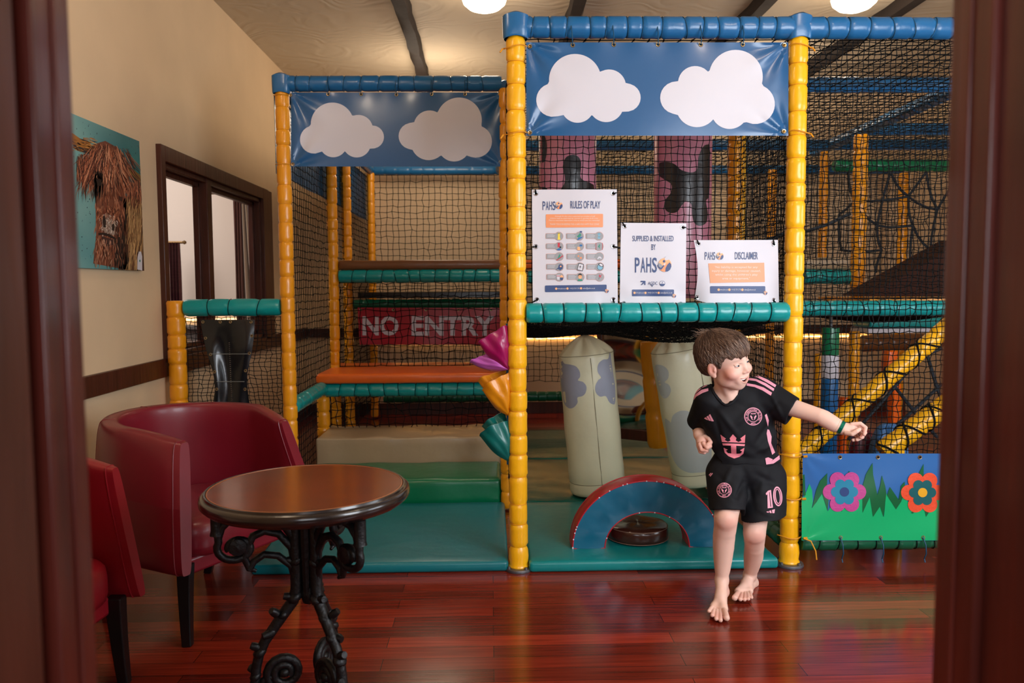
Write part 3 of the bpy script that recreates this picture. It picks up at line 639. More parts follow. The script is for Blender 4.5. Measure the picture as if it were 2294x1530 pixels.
r_, f_ = cloud_banner((1179, 95, 1766, 304), Y0-.02, (c1, c2), ey, 96., 'large blue vinyl banner with two white clouds over the posters', 0)
tie = MB()
for x, y in ey[1:6]:
    p = f_.p(x, y, .004); tie = MB(); tie.tube([p, p+Vector((-.003, -.02, .012)), p+Vector((-.006, -.034, .04)), p+Vector((-.008, -.022, .075)), p+Vector((-.006, .02, .094)), p+Vector((.0, .012, .102)), p+Vector((.002, -.003, .112))], .0024, 6)
    obj('blue_tie_cord', tie, BCORD, r_)
tie = MB()
for x, y, sx in ((1187, 104, -1), (1757, 101, 1), (1187, 297, -1), (1756, 294, 1)):
    p = f_.p(x, y, .004); cx = PXM if sx < 0 else PXR
    tie = MB(); pts = [p]+[Vector((cx-sx*.05*cos(q), Y0-.052*sin(q), p.z-.003+.006*sin(q*2))) for q in np.linspace(.15, pi-.1, 12)]
    tie.tube(pts, .0026, 6); e = pts[-1]
    tie.tube(pts[-2:]+[e+Vector((sx*.01, -.01, -.005)), e+Vector((sx*.02, -.012, -.02))], .0035, 6)
    obj('yellow_tie_cord', tie, YCORD, r_)
ey2 = [(651, 213), (735, 211), (809, 211), (888, 212), (967, 211), (1042, 211), (1119, 210), (656, 368), (1121, 363)]
r2, f2 = cloud_banner((652, 207, 1127, 373), Y1-.02, (c3, c4), ey2, 78., 'smaller blue vinyl banner with two white clouds, further left', 0)
tie = MB()
for x, y in ey2[1:6]:
    p = f2.p(x, y, .004); tie = MB(); tie.tube([p, p+Vector((-.002, -.025, .03)), p+Vector((0, -.022, .07)), p+Vector((.002, .02, .098))], .002, 6); obj('tie_cord', tie, BCORD, r2)
for x, y, sx in ((651, 213, -1), (656, 368, -1)):
    p = f2.p(x, y, .004); tie = MB(); tie.tube([p]+[Vector((xl-sx*.045*cos(q), Y1-.047*sin(q), p.z)) for q in np.linspace(.15, pi-.1, 10)], .0024, 6); obj('tie_cord', tie, YCORD, r2)
# ------------------------------------------------------------------ notices
NAV = mat('navy_print', (40, 66, 118), .45); ORP = mat('orange_print', (232, 144, 90), .4); LGY = mat('grey_print', (150, 152, 156), .5); SAL = mat('salmon_print', (226, 150, 130), .5); WPR = mat('white_ink', (240, 228, 216), .5)
PGRN = mat('green_print', (40, 140, 116), .5); PRED = mat('red_print', (196, 44, 62), .5); PBLU = mat('blue_print', (30, 104, 168), .5); PYEL = mat('yellow_print', (236, 212, 70), .5); PBLK = mat('black_print', (34, 36, 44), .5); SKY = mat('sky_print', (120, 178, 204), .5); PLOR = mat('peach_print', (244, 178, 124), .5)
PM = [NAV, ORP, LGY, WPR, PGRN, PRED, PBLU, PYEL, PBLK, SKY, PLOR, WHT, SAL]
def logo(fl, mb, x, y, r, off=.0028):
    """round orange, navy and grey emblem"""
    P = lambda pts: [(x+r*a, y+r*b) for a, b in pts]
    fl.circ(mb, x, y, r, off, 10, ry=r*1.05)
    fl.poly(mb, P([(.05, 1.03), (.1, .5), (.35, .0), (.72, -.4), (.95, -.1), (.98, .25), (.8, .7), (.45, .98)]), off+.0004, 0)
    fl.poly(mb, P([(-.98, -.35), (-.7, -.25), (-.35, .1), (-.3, .35), (-.7, .55), (-1.0, .2)]), off+.0004, 2)
    fl.poly(mb, P([(-1.1, -.0), (-.95, -.12), (-.95, .2), (-.6, .45), (-.25, .05), (-.05, .1), (-.55, .75), (-.85, .55), (-1.08, .25)]), off+.0006, 0)
    fl.poly(mb, P([(-.75, .75), (-.15, .1), (.2, -.1), (.7, -.5), (.35, .0), (.08, .5), (.03, 1.04), (-.35, .98)]), off+.0005, 1)
    fl.circ(mb, x-.12*r, y-.55*r, .2*r, off+.0007, 0)
    fl.poly(mb, P([(-.05, -.3), (.1, -.25), (0, .1), (-.25, -.05)]), off+.0007, 11)
    fl.poly(mb, P([(-.05, -1.05), (.2, -1.3), (.45, -.95), (.7, -.85), (.3, -.7), (0, -.75)]), off+.0007, 11)
def pahs(fl, mb, x0, y0, x1, y1, off=.0026, bold=.006, sk=0):
    w_ = x1-x0; cw = w_/4
    for k, ch in enumerate('PAHS'): fl.text(mb, ch, x0+cw*k+cw*.08, y0+sk*cw*k, x0+cw*(k+1)-cw*.1, y1+sk*cw*k, off, 0, bold)
def footer(fl, parent, x0, y0, x1, y1, t0, t1, sk=0):
    mb = MB(); fl.rect(mb, x0, y0, x1, y1, .0018, 0, 2, sk); W = t1-t0; ym = (y0+y1)/2; h = (y1-y0)*.14
    for f, a, b, s in ((0, .035, .25, 'www.pahs.co.uk'), (.29, .345, .60, '+ 44 (0)1 524 12 742'), (.64, .69, 1.0, 'sales@pahs.co.uk')):
        yy = ym+sk*(t0+W*f-x0); fl.circ(mb, t0+W*f, yy, (y1-y0)*.17, .0026, 10); fl.text(mb, s, t0+W*a, yy-h, t0+W*b, yy+h*1.2, .0026, 11)
    logo(fl, mb, x1+.5, y1-1+sk*(x1-x0), 4.2, .003); lab(obj('contact_strip', mb, PM, parent), 'navy strip with white contact details')
def ties(fl, parent, lst, m=None):
    for x, y, dx, dy in lst:
        mb = MB(); p = fl.p(x, y, .005); q = fl.p(x+dx*.55, y+dy*.55, .014); s_ = fl.p(x+dx, y+dy, -.0); mb.tube([fl.p(x, y, -.004), p, q, s_], [.002, .003, .0035, .002], 7); obj('tie_cord', mb, m or NETM, parent)
YP = Y0+.014
# rules of play
fl = Flat(YP, lambda x, y: .002*sin(x/31.)+.0015*sin(y/40.)+(.004*max(0, (y-640)/40.) if x > 1340 else 0))
P1 = thing('rules_notice', 'tall white RULES OF PLAY notice with rows of pictograms', 'notice', at(1192, 680, YP))
obj('sheet', fl.sheet(0, 0, 0, 0, 24, 30, corners=((1191.7, 424.8), (1381.8, 424.2), (1384, 680), (1193.6, 681))), WHT, P1)
mb = MB(); fl.text(mb, 'RULES OF PLAY', 1278, 450, 1345, 467, .0026, 0, .005); obj('heading', mb, PM, P1)
mb = MB(); pahs(fl, mb, 1215, 451, 1245, 470.5); logo(fl, mb, 1252.5, 460, 8); obj('emblem', mb, PM, P1)
mb = MB(); fl.rect(mb, 1223, 480, 1351, 510, .0018, 1, 2, -.008)
for k, (s, a, b) in enumerate((('Although this play area is supervised by a member of staff', 1243, 1333), ('children must be supervised by a parent or guardian at all times.', 1232, 1340), ('This is a voluntary supervision area to which you are reminded', 1229, 1343))): fl.text(mb, s, a, 483+k*4.6, b, 486.6+k*4.6, .0026, 3)
fl.text(mb, 'THANK YOU FOR KEEPING THIS A SAFE AND HAPPY PLAY ZONE!', 1232, 500.5, 1342, 504, .0026, 3); obj('orange_text_panel', mb, PM, P1)
def icon(k, fl, mb, x, y):
    o = .003; R = 9.2
    if k == 0: fl.poly(mb, [(x-3, y+8), (x-2, y+1), (x-2.5, y-6), (x, y-8), (x+3, y-6), (x+2, y+1), (x+3, y+6), (x+4, y+8)], o, 7); fl.circ(mb, x-1.2, y-6, .9, o+.0004, 8, n=8); fl.circ(mb, x+1.4, y-6, .9, o+.0004, 8, n=8)
    elif k == 1: fl.poly(mb, [(x-6, y+1), (x-2, y-3), (x+1, y-7), (x+4, y-4), (x+3, y+1), (x-2, y+3)], o, 4); fl.rect(mb, x+1, y-11.5, x+6, y-8, o+.0003, 0, 1); fl.poly(mb, [(x-5, y+8), (x-2, y+3), (x+3, y+2), (x+9, y+1), (x+4, y+5), (x-3, y+9)], o+.0003, 6)
    elif k == 2: 
        for dy in (-5, 2): fl.circ(mb, x, y+dy+1, 3.2, o, 9, n=10); fl.circ(mb, x-1, y+dy, .7, o+.0004, 8, n=8); fl.circ(mb, x+1.4, y+dy, .7, o+.0004, 8, n=8)
    elif k == 3: fl.rect(mb, x-3, y-8, x+2, y+2, o, 5, 1); fl.rect(mb, x+1, y+0, x+5, y+4, o+.0003, 8, 1); fl.poly(mb, [(x-6, y+7), (x, y+4), (x+6, y+7), (x+2, y+9), (x-3, y+9)], o, 6)
    elif k == 4: fl.rect(mb, x, y-4, x+6, y, o, 6, .5); fl.poly(mb, [(x-5, y+8), (x-5, y+1), (x, y+1), (x+2, y+7), (x-1, y+9)], o, 10)
    elif k == 5: fl.rect(mb, x-7.6, y-8, x-6.6, y+8, o, 5, .3); fl.rect(mb, x+6.8, y-8, x+7.8, y+8, o, 5, .3); fl.poly(mb, [(x-3, y+1), (x+1, y-6), (x+2, y-2), (x+1, y+1), (x+2, y+6), (x-1, y+2)], o, 4)
    elif k == 6: fl.poly(mb, [(x-4, y+5), (x-1, y-2), (x+1, y-6), (x+3, y-2), (x+1, y+2), (x+3, y+6), (x-1, y+3)], o, 4); fl.poly(mb, [(x-7, y+8), (x+8, y-3), (x+9, y-1), (x-5, y+9)], o+.0004, 5)
    elif k == 7: fl.circ(mb, x-3, y-1, 2, o, 1, n=9); fl.circ(mb, x+2.5, y+3, 2.4, o, 1, n=9)
    elif k == 8: fl.poly(mb, [(x-5, y+5), (x-1, y-1), (x, y+1), (x+1, y-1), (x+6, y+4), (x+3, y+5), (x, y+3), (x-3, y+6)], o, 11)
    elif k == 9: fl.poly(mb, [(x-9, y+7), (x-3, y+2), (x-1, y-5), (x+4, y-6), (x+8, y-3), (x+7, y+4), (x+2, y+8), (x-3, y+5)], o, 0); fl.circ(mb, x+3, y-1, 2, o+.0004, 10, n=8)
    elif k == 10: 
        fl.poly(mb, [(x-3, y-8.5), (x+9, y-6), (x+6, y+10), (x-7, y+7)], o, 8); fl.poly(mb, [(x-2, y-7), (x+7.5, y-5), (x+5, y+8.5), (x-5.5, y+6)], o+.0004, 11); fl.rect(mb, x-2, y-.6, x+3, y+.6, o+.0008, 8, .2); fl.rect(mb, x, y-3, x+1.1, y+3, o+.0008, 8, .2)
    elif k == 11: fl.circ(mb, x+1, y+1, 6.5, o, 8); fl.circ(mb, x+1, y+1, 5.7, o+.0003, 9); fl.poly(mb, [(x-3, y-7), (x+2, y-9), (x+8, y-6), (x+9, y-1), (x+4, y+0), (x, y-2)], o+.0006, 8); fl.poly(mb, [(x-1, y-6), (x+2, y-7.5), (x+7, y-5), (x+7, y-2), (x+4, y-1), (x+1, y-3)], o+.0009, 11)
    elif k == 12: fl.poly(mb, [(x-7, y-5), (x+1, y-5), (x, y+6), (x-5, y+6)], o, 11); fl.poly(mb, [(x-7, y-3), (x+1, y-3), (x+1, y-1.5), (x-7, y-1.5)], o+.0003, 5); fl.poly(mb, [(x+1, y-2), (x+4, y-5), (x+8, y-2), (x+8, y+1), (x+1, y+1)], o+.0004, 10); fl.poly(mb, [(x+1, y+1), (x+8, y+1), (x+7, y+7), (x+2, y+7)], o+.0006, 0)
    elif k == 13: fl.circ(mb, x, y-1, 4.2, o, 10, ry=5); fl.poly(mb, [(x-5, y-1), (x-4, y-6), (x, y-8.5), (x+4, y-6), (x+5, y-1), (x+3, y-4), (x-3, y-4)], o+.0004, 8); fl.poly(mb, [(x-6, y+9), (x-4, y+5), (x+4, y+5), (x+6, y+9)], o+.0003, 4); fl.circ(mb, x-1.6, y-1, .6, o+.0006, 8, n=6); fl.circ(mb, x+1.6, y-1, .6, o+.0006, 8, n=6)
    else: fl.poly(mb, [(x-1, y-7), (x+1, y-3), (x+6, y-7), (x+2, y-1), (x+4, y+2), (x, y), (x-2, y-1)], o, 5); fl.poly(mb, [(x, y), (x-3, y+7), (x-1.5, y+1)], o+.0003, 8)
for rr in range(5):
    for cc in range(3):
        x = (1252, 1298, 1342)[cc]+rr*.4; y = 529+rr*22.9; mb = MB()
        fl.rect(mb, x-29.5, y-6.5, x-2, y+6, .0017, 12, 2); fl.circ(mb, x, y, 10, .0018, 12); fl.rect(mb, x-29, y-6, x-2, y+5.6, .0021, 2, 2); fl.circ(mb, x, y, 9.5, .0023, 2)
        for k in range(4 if cc else 3): fl.rect(mb, x-26, y-4.2+k*2.6, x-12+((k*7+rr*5) % 4), y-3.4+k*2.6, .0026, 11, .3)
        icon(rr*3+cc, fl, mb, x, y); obj('pictogram', mb, PM, P1)
footer(fl, P1, 1221, 639.5, 1359, 654.5, 1246, 1333, -.014)
for x, y in ((1200.5, 433.5), (1373.5, 433), (1200.5, 552.5), (1374, 552), (1203, 671.5), (1374, 671)): fl.eyelet(x, y, 5.6, CHROME, P1)
ties(fl, P1, ((1200.5, 433.5, -1, -9), (1200.5, 552.5, -10, 1), (1374, 552, 14, 3), (1203, 671.5, -10, 6), (1374, 671, 3, 12), (1373.5, 433, 8, -1)))
# supplied and installed by
fl = Flat(YP, lambda x, y: .002*sin(x/25.+1)+.0015*sin(y/35.)+.003*exp(-((y-655)/14.)**2)*sin(x/12.))
P2 = thing('supplier_notice', 'white SUPPLIED & INSTALLED BY notice in the middle of the three', 'notice', at(1389, 688, YP))
obj('sheet', fl.sheet(0, 0, 0, 0, 24, 30, corners=((1391, 499), (1537.7, 500.2), (1536, 689.5), (1388.3, 687.9))), WHT, P2)
mb = MB(); fl.text(mb, 'SUPPLIED & INSTALLED', 1417, 528, 1509, 540.5, .0026, 0, .005); obj('heading', mb, PM, P2); mb = MB(); fl.text(mb, 'BY', 1459.5, 547, 1469, 560, .0026, 0, .005); obj('heading', mb, PM, P2)
mb = MB(); pahs(fl, mb, 1421.5, 577, 1473, 610.5, bold=.012); logo(fl, mb, 1489.5, 593.5, 14.8); obj('emblem', mb, PM, P2)
mb = MB(); fl.poly(mb, [(1435.5, 629), (1446, 629), (1446, 638.5), (1443.5, 638.5), (1443.5, 634), (1438, 638.5), (1435.5, 638.5), (1441, 632), (1435.5, 632)], .0026, 0)
fl.text(mb, 'AGDC', 1452, 631, 1473, 638, .0026, 0); fl.poly(mb, [(1457, 637), (1461, 642.5), (1465, 637), (1463.5, 637), (1461, 640), (1458.5, 637)], .003, 0)
fl.circ(mb, 1483.8, 635, 6.3, .0022, 0); fl.circ(mb, 1483.8, 635, 5.6, .0025, 11); fl.poly(mb, [(1483.8+5.6*cos(q), 635+5.6*sin(q)) for q in np.linspace(.12, pi-.12, 12)], .0028, 0); fl.text(mb, 'if', 1482, 631, 1485.6, 635, .0028, 0); obj('certification_marks', mb, PM, P2)
footer(fl, P2, 1416, 648.5, 1510, 663.5, 1421.5, 1506)
for x, y in ((1399.5, 507), (1529, 509.5), (1397.5, 679.5), (1525, 681)): fl.eyelet(x, y, 5.2, CHROME, P2)
ties(fl, P2, ((1399.5, 507, -5, -9), (1397.5, 679.5, -9, -1), (1525, 681, 12, -2), (1529, 509.5, 8, 0)))
# disclaimer
def w3(x, y):
    k = max(0, (y-560)/120.); e = max(0, 1-(x-1556)/34.); g = max(0, 1-(1745-x)/26.)
    return -.012*k*exp(-((x-1660)/70.)**2)+.03*k*k*e*e+.02*k*k*g*g+.0015*sin(x/20.)
fl = Flat(YP-.01, w3)
P3 = thing('disclaimer_notice', 'white DISCLAIMER notice, its bottom edge curling forward', 'notice', at(1556, 672, YP))
mb = MB()
def e3(u, v):
    xl_ = 1554.3+1.5*v+9*sin(pi*min(1, v/.8))*(v < .8)**1-(0); xl_ = 1554.3+(8*sin(pi*v)**1.0 if v < .99 else 0)+1.3*v
    x = xl_*(1-u)+(1742.8+2.2*v)*u; y = (538-.5*u)+(132.5+6.5*u+13*(sin(pi*u)**.8 if 0 < u < 1 else 0))*v; return x, y
S3 = MB(); S3.grid(lambda u, v: fl.p(*e3(u, 1-v)), 36, 26); S3.grid(lambda u, v: fl.p(*e3(1-u, 1-v), -.0016), 36, 26); obj('sheet', S3, WHT, P3)
mb = MB(); fl.text(mb, 'DISCLAIMER', 1646.5, 564.5, 1698, 581, .0026, 0, .005); obj('heading', mb, PM, P3)
mb = MB(); pahs(fl, mb, 1578.5, 564.5, 1603, 582); logo(fl, mb, 1613, 573.5, 8); obj('emblem', mb, PM, P3)
mb = MB(); fl.poly(mb, [(1587, 590), (1712, 588.5), (1713.5, 631.5), (1591, 634)], .0018, 1)
for k, (s, a, b) in enumerate((('"No liability is accepted for any', 1600.5, 1697), ('injury or damage, however caused,', 1595, 1704), ("whilst using the children's play", 1602, 1697), ('area or equipment."', 1618, 1680))): fl.text(mb, s, a, 596+k*8.4, b, 602+k*8.4, .0026, 3)
obj('orange_text_panel', mb, PM, P3)
footer(fl, P3, 1591, 641, 1714.5, 657, 1610, 1693)
for x, y in ((1565, 546.5), (1734, 547.5), (1563, 666), (1733, 672)): fl.eyelet(x, y, 5., CHROME, P3)
ties(fl, P3, ((1565, 546.5, -3, -9), (1734, 547.5, -1, -10), (1733, 672, 7, 9), (1563, 666, -8, 3)))
# no entry banner
NE = mat('crimson_banner', (168, 14, 42), .3, bump=.15, bscale=8, coat=.15); YN = 6.53
fl = Flat(YN, lambda x, y: .006*sin(x/26.)*exp(-(772-y)/60.)+.004*sin(x/60.+y/30.))
NEB = thing('no_entry_banner', 'crimson banner reading NO ENTRY in white capitals behind a net', 'banner', at(800, 772, YN))
obj('banner_sheet', fl.sheet(0, 0, 0, 0, 60, 16, corners=((801, 689), (1135, 690), (1135, 772), (806, 772))), NE, NEB)
for s, a, b in (('NO', 812, 893), ('ENTRY', 922, 1108)):
    V, Fs = text_tris(s, .03); mb = MB(); fl.text(mb, s, a, 708, b, 752, .0025, 0, .035); mb2 = mb; lab(obj('lettering', mb, WHT, NEB), 'white letters '+s)
for k in range(5): fl.eyelet(808+k*73, 694, 3, BRASS, NEB)
# flower banner
FB = Y0-.055; fw = lambda x, y: tension(1798, 1016, 2180, 1212, .002, 60)(x, y)+.01*sin((x-1798)/60.+(y-1016)/45.)*exp(-((y-1120)/60.)**2)
fl = Flat(FB, fw); FLW = thing('flower_banner', 'low banner with felt-like flowers on green grass and blue sky', 'banner', at(1798, 1210, FB))
xe = 2170; SKYB = mat('blue_sky_vinyl', (44, 102, 166), .35, bump=.12, bscale=8); GRS = mat('bright_green_vinyl', (0, 172, 104), .38, bump=.12, bscale=8); LEAF = mat('leaf_green_vinyl', (0, 92, 50), .4)
obj('banner_sheet', fl.sheet(1798, 1016, xe, 1211, 70, 36), SKYB, FLW)
Q = lambda pts: [(x/2.781+1760, y/2.781+980) for x, y in pts]
mb = MB()
for pts in ([(105, 235), (118, 230), (125, 360), (110, 365)], [(165, 440), (190, 330), (215, 270), (260, 222), (258, 300), (270, 360), (262, 460), (228, 350)], [(385, 230), (395, 208), (420, 240), (405, 300), (385, 300)],
            [(480, 470), (478, 310), (500, 230), (542, 158), (545, 230), (572, 358), (590, 300), (600, 235), (620, 300), (628, 345), (610, 495), (588, 430), (545, 495), (525, 370)], [(632, 360), (650, 308), (705, 388), (720, 300), (742, 275), (745, 330), (720, 400), (688, 448)],
            [(820, 260), (835, 215), (860, 163), (860, 240), (850, 300)], [(345, 440), (360, 430), (350, 465)], [(780, 470), (800, 455), (795, 475)], [(865, 450), (900, 455), (875, 495)]):
    mb = MB(); fl.poly(mb, Q(pts), .0030); obj('leaf', mb, LEAF, FLW)
mb = MB(); g = [(100, 375), (115, 370), (132, 330), (148, 288), (165, 330), (170, 400), (163, 440), (195, 400), (225, 345), (245, 410), (262, 460), (300, 400), (400, 400), (478, 360), (480, 470), (500, 420), (528, 358), (535, 430), (545, 495), (570, 450), (588, 430), (600, 460), (612, 495), (620, 420), (625, 345), (650, 390), (688, 448), (715, 380), (722, 300), (740, 350), (760, 400), (870, 400), (940, 380), (1000, 360), (1141, 330), (1141, 641), (100, 641)]
fl.poly(mb, Q(g), .0018); lab(obj('grass_shape', mb, GRS, FLW), 'bright green grass with pointed blades')
def flower(cx, cy, m1, m2, m3, s, lb):
    root = None
    def petals(R, r, n=6, ph=pi/6+pi/6):
        out = []
        for k in range(96):
            q = 2*pi*k/96; best = 0
            for i in range(n):
                a = 2*pi*i/n+ph; b = R*cos(q-a); D = b*b-(R*R-r*r)
                if D > 0: best = max(best, b+sqrt(D))
            out.append((cx+best*cos(q), cy+best*sin(q)))
        return out
    mb = MB(); fl.poly(mb, petals(31*s, 17.5*s, ph=0), .0042); o = lab(obj('flower', mb, m1, FLW), lb)
    mb = MB(); fl.poly(mb, petals(19*s, 11.5*s, ph=0), .0052); obj('inner_petals', mb, m2, o)
    mb = MB(); fl.circ(mb, cx, cy, 10.5*s, .0062); obj('centre', mb, m3, o)
PNK = mat('magenta_felt', (186, 62, 136), .6, bump=.2, bscale=80); TQ = mat('turquoise_felt', (0, 124, 158), .6); DBL = mat('dark_blue_felt', (12, 52, 112), .6); OFL = mat('orange_felt', (226, 76, 38), .6, bump=.2, bscale=80); DT = mat('dark_teal_felt', (0, 88, 92), .6); YF_ = mat('yellow_felt', (228, 168, 30), .6)
flower(1892, 1102, PNK, TQ, DBL, 1, 'magenta flower with turquoise middle'); flower(2067, 1103.5, OFL, DT, YF_, 1, 'orange flower with a yellow centre')
for x in (1882, 1967, 2061, 2150): fl.eyelet(x, 1024.5, 5, BRASS, FLW)
for x in (1883, 1973, 2068, 2155): fl.eyelet(x, 1204, 5, BRASS, FLW)
tie = MB()
for x in (1883, 1973, 2068): p = fl.p(x, 1204, .003); tie = MB().tube([p, p+Vector((.003, -.02, -.03)), p+Vector((.006, -.02, -.07)), p+Vector((.008, .0, -.1)), p+Vector((.008, -.01, -.115))], .0028, 6); obj('blue_tie_cord', tie, BCORD, FLW)
tie = MB()
for x, y in ((1800, 1023), (1797, 1118), (1800, 1206)):
    p = fl.p(x, y, .003); c = Vector((PXR, Y0, p.z)); tie = MB(); tie.tube([p+Vector((.012, 0, 0))]+[c+Vector((.056*cos(q), -.056*sin(q), .003*sin(3*q))) for q in np.linspace(.1, pi, 12)], .003, 6); tie.tube([p, p+Vector((.016, -.006, .003))], .006, 6); obj('yellow_tie_cord', tie, YCORD, FLW)
e = fl.p(1800, 1206, .01); tie = MB(); tie.tube([e, e+Vector((.03, -.01, -.01)), e+Vector((.045, -.03, -.05)), e+Vector((.05, -.03, -.09))], .003, 6)
obj('yellow_tie_cord', tie, YCORD, FLW)
# ------------------------------------------------------------------ soft play pieces
def softbox(a, b, r=.014, seed=0, amp=.003, cut=9, bulge=.004):
    """stuffed vinyl block: rounded box with shallow dents and swell"""
    rnd = random.Random(seed); x0, y0, z0 = a; x1, y1, z1 = b; s = Vector((x1-x0, y1-y0, z1-z0)); c = (Vector(a)+Vector(b))/2
    bm = bmesh.new(); bmesh.ops.create_cube(bm, size=1); bmesh.ops.scale(bm, vec=s, verts=bm.verts)
    bmesh.ops.bevel(bm, geom=list(bm.edges), offset=r, segments=3, profile=.5, affect='EDGES')
    L = max(s)/cut/2.2
    for _ in range(4):
        e = [e for e in bm.edges if e.calc_length() > max(L, .03)]
        if not e: break
        bmesh.ops.subdivide_edges(bm, edges=e, cuts=1, use_grid_fill=True)
    bm.normal_update(); ph = [rnd.uniform(0, 6.28) for _ in range(8)]
    for v in bm.verts:
        p = v.co; n = v.normal; k = 1
        d = amp*(sin(p.x*17+ph[0]+2*sin(p.y*9+ph[1]))+.7*sin(p.y*23+p.x*11+ph[2])+.6*sin(p.z*31+p.x*29+ph[3]))
        bu = bulge*(1-(2*p.x/s.x)**2)*(1-(2*p.y/s.y)**2) if abs(n.z) > .7 else bulge*(1-(2*p.z/s.z)**2)
        if n.z < -.5: d = bu = 0
        v.co = p+n*(d*.6+bu)
    mb = MB(); bm.verts.index_update(); mb.add([v.co+c for v in bm.verts], [tuple(v.index for v in f.verts) for f in bm.faces]); bm.free(); return mb
def soft(name, a, b, m, label, cat='mat', **k): return tag(obj(name, softbox(a, b, **k), m, angle=60), label, cat)
TEALM = vinyl('teal_mat_vinyl', (0, 128, 128), .33); MATG = vinyl('mat_green', (4, 92, 78), .26); BLT = vinyl('blue_teal_mat', (0, 110, 118), .38)
soft('floor_mat', (-1.10, 3.57, 0), (.068, 4.585, .05), BLT, 'blue green floor mat in front of the padded steps, left of the middle post', seed=1, amp=.0012)
soft('floor_mat', (.168, 3.55, 0), (1.312, 4.56, .052), TEALM, 'teal floor mat under the blue and red arch', seed=2, amp=.0015)
soft('floor_mat', (.168, 4.58, 0), (1.33, 5.72, .05), MATG, 'green floor mat under the left punch bag, second row', seed=3, amp=.003)
soft('floor_mat', (.168, 5.74, 0), (1.33, 6.9, .05), MATG, 'dark green floor mat at the far back behind the punch bags', seed=4, amp=.002)
soft('step_block', (-1.10, 4.612, .0), (.05, 5.105, .176), GRN, 'glossy green foam step below the tan one', 'step', seed=5, amp=.003, r=.02)
soft('step_block', (-1.135, 5.125, .0), (.05, 5.60, .33), TAN, 'tan foam step with creased vinyl above the green one', 'step', seed=6, amp=.006, r=.012)
soft('platform_pad', (-1.2, 5.455, .645), (.09, 6.28, .712), ORG, 'glossy orange padded platform above the tan step', 'platform', seed=7, amp=.0022, r=.018)
soft('platform_pad', (-1.12, 5.93, 1.436), (.09, 6.95, 1.503), BRN, 'brown padded upper platform with a teal beam below', 'platform', seed=8, amp=.002, r=.012)
tag(obj('shelf_board', MB().box((-1.1, 6.62, 1.215), (.08, 7.9, 1.262)), BV, bevel=.004), 'black board above the dark green beam behind the brown platform', 'board')
soft('platform_pad', (.14, 5.93, 1.436), (1.36, 6.9, 1.503), ORG, 'orange padded ledge glimpsed beside the rules notice', 'platform', seed=9)
a = at(1800, 603, 5.75); c = at(1922, 577, 5.75); soft('platform_pad', (a.x, 5.72, a.z), (c.x, 6.6, c.z), TAN, 'tan padded ledge above the teal beam in the right bay', 'platform', seed=10)
# decals: fabric patches sewn onto a curved surface, located along lines of sight
def decal(obs, pts, off=.0012, L=9, tex=None):
    bm = bmesh.new()
    if tex is None:
        f = bm.faces.new([bm.verts.new((x, y, 0)) for x, y in pts]); f.normal_update(); bmesh.ops.triangulate(bm, faces=[f])
    else:
        V, Fs = tex; vv = [bm.verts.new((x, y, 0)) for x, y in V]
        for f in Fs:
            try: bm.faces.new([vv[i] for i in f])
            except ValueError: pass
        bmesh.ops.triangulate(bm, faces=list(bm.faces))
    for _ in range(6):
        e = [e for e in bm.edges if e.calc_length() > L]
        if not e: break
        bmesh.ops.subdivide_edges(bm, edges=e, cuts=1); bmesh.ops.triangulate(bm, faces=[f for f in bm.faces if len(f.verts) > 3])
    bm.normal_update(); bm.verts.index_update(); bm.verts.ensure_lookup_table()
    o = Vector((0, 0, CAMH)); P = []; ok = []
    for v in bm.verts:
        d = Vector(ray(v.co.x, v.co.y)).normalized(); h = None
        for b in obs:
            q = b.ray_cast(o, d)
            if q[0] is not None and (h is None or q[3] < h[3]): h = q
        ok.append(h is not None)
        if h is None: P.append(o)
        else:
            n = h[1]; n = -n if n.dot(d) > 0 else n; P.append(h[0]+n*off)
    mb = MB(); fs = []
    for f in bm.faces:
        ii = [v.index for v in f.verts]
        if all(ok[i] for i in ii):
            pp = [P[i] for i in ii]
            if max((pp[0]-pp[1]).length, (pp[1]-pp[2]).length) > .08: continue
            if f.normal.z > 0: ii = ii[::-1]
            fs.append(tuple(ii))
    mb.add(P, fs); bm.free(); return mb
def bvh(o): 
    me = o.data; return BVHTree.FromPolygons([v.co.copy() for v in me.vertices], [tuple(p.vertices) for p in me.polygons])
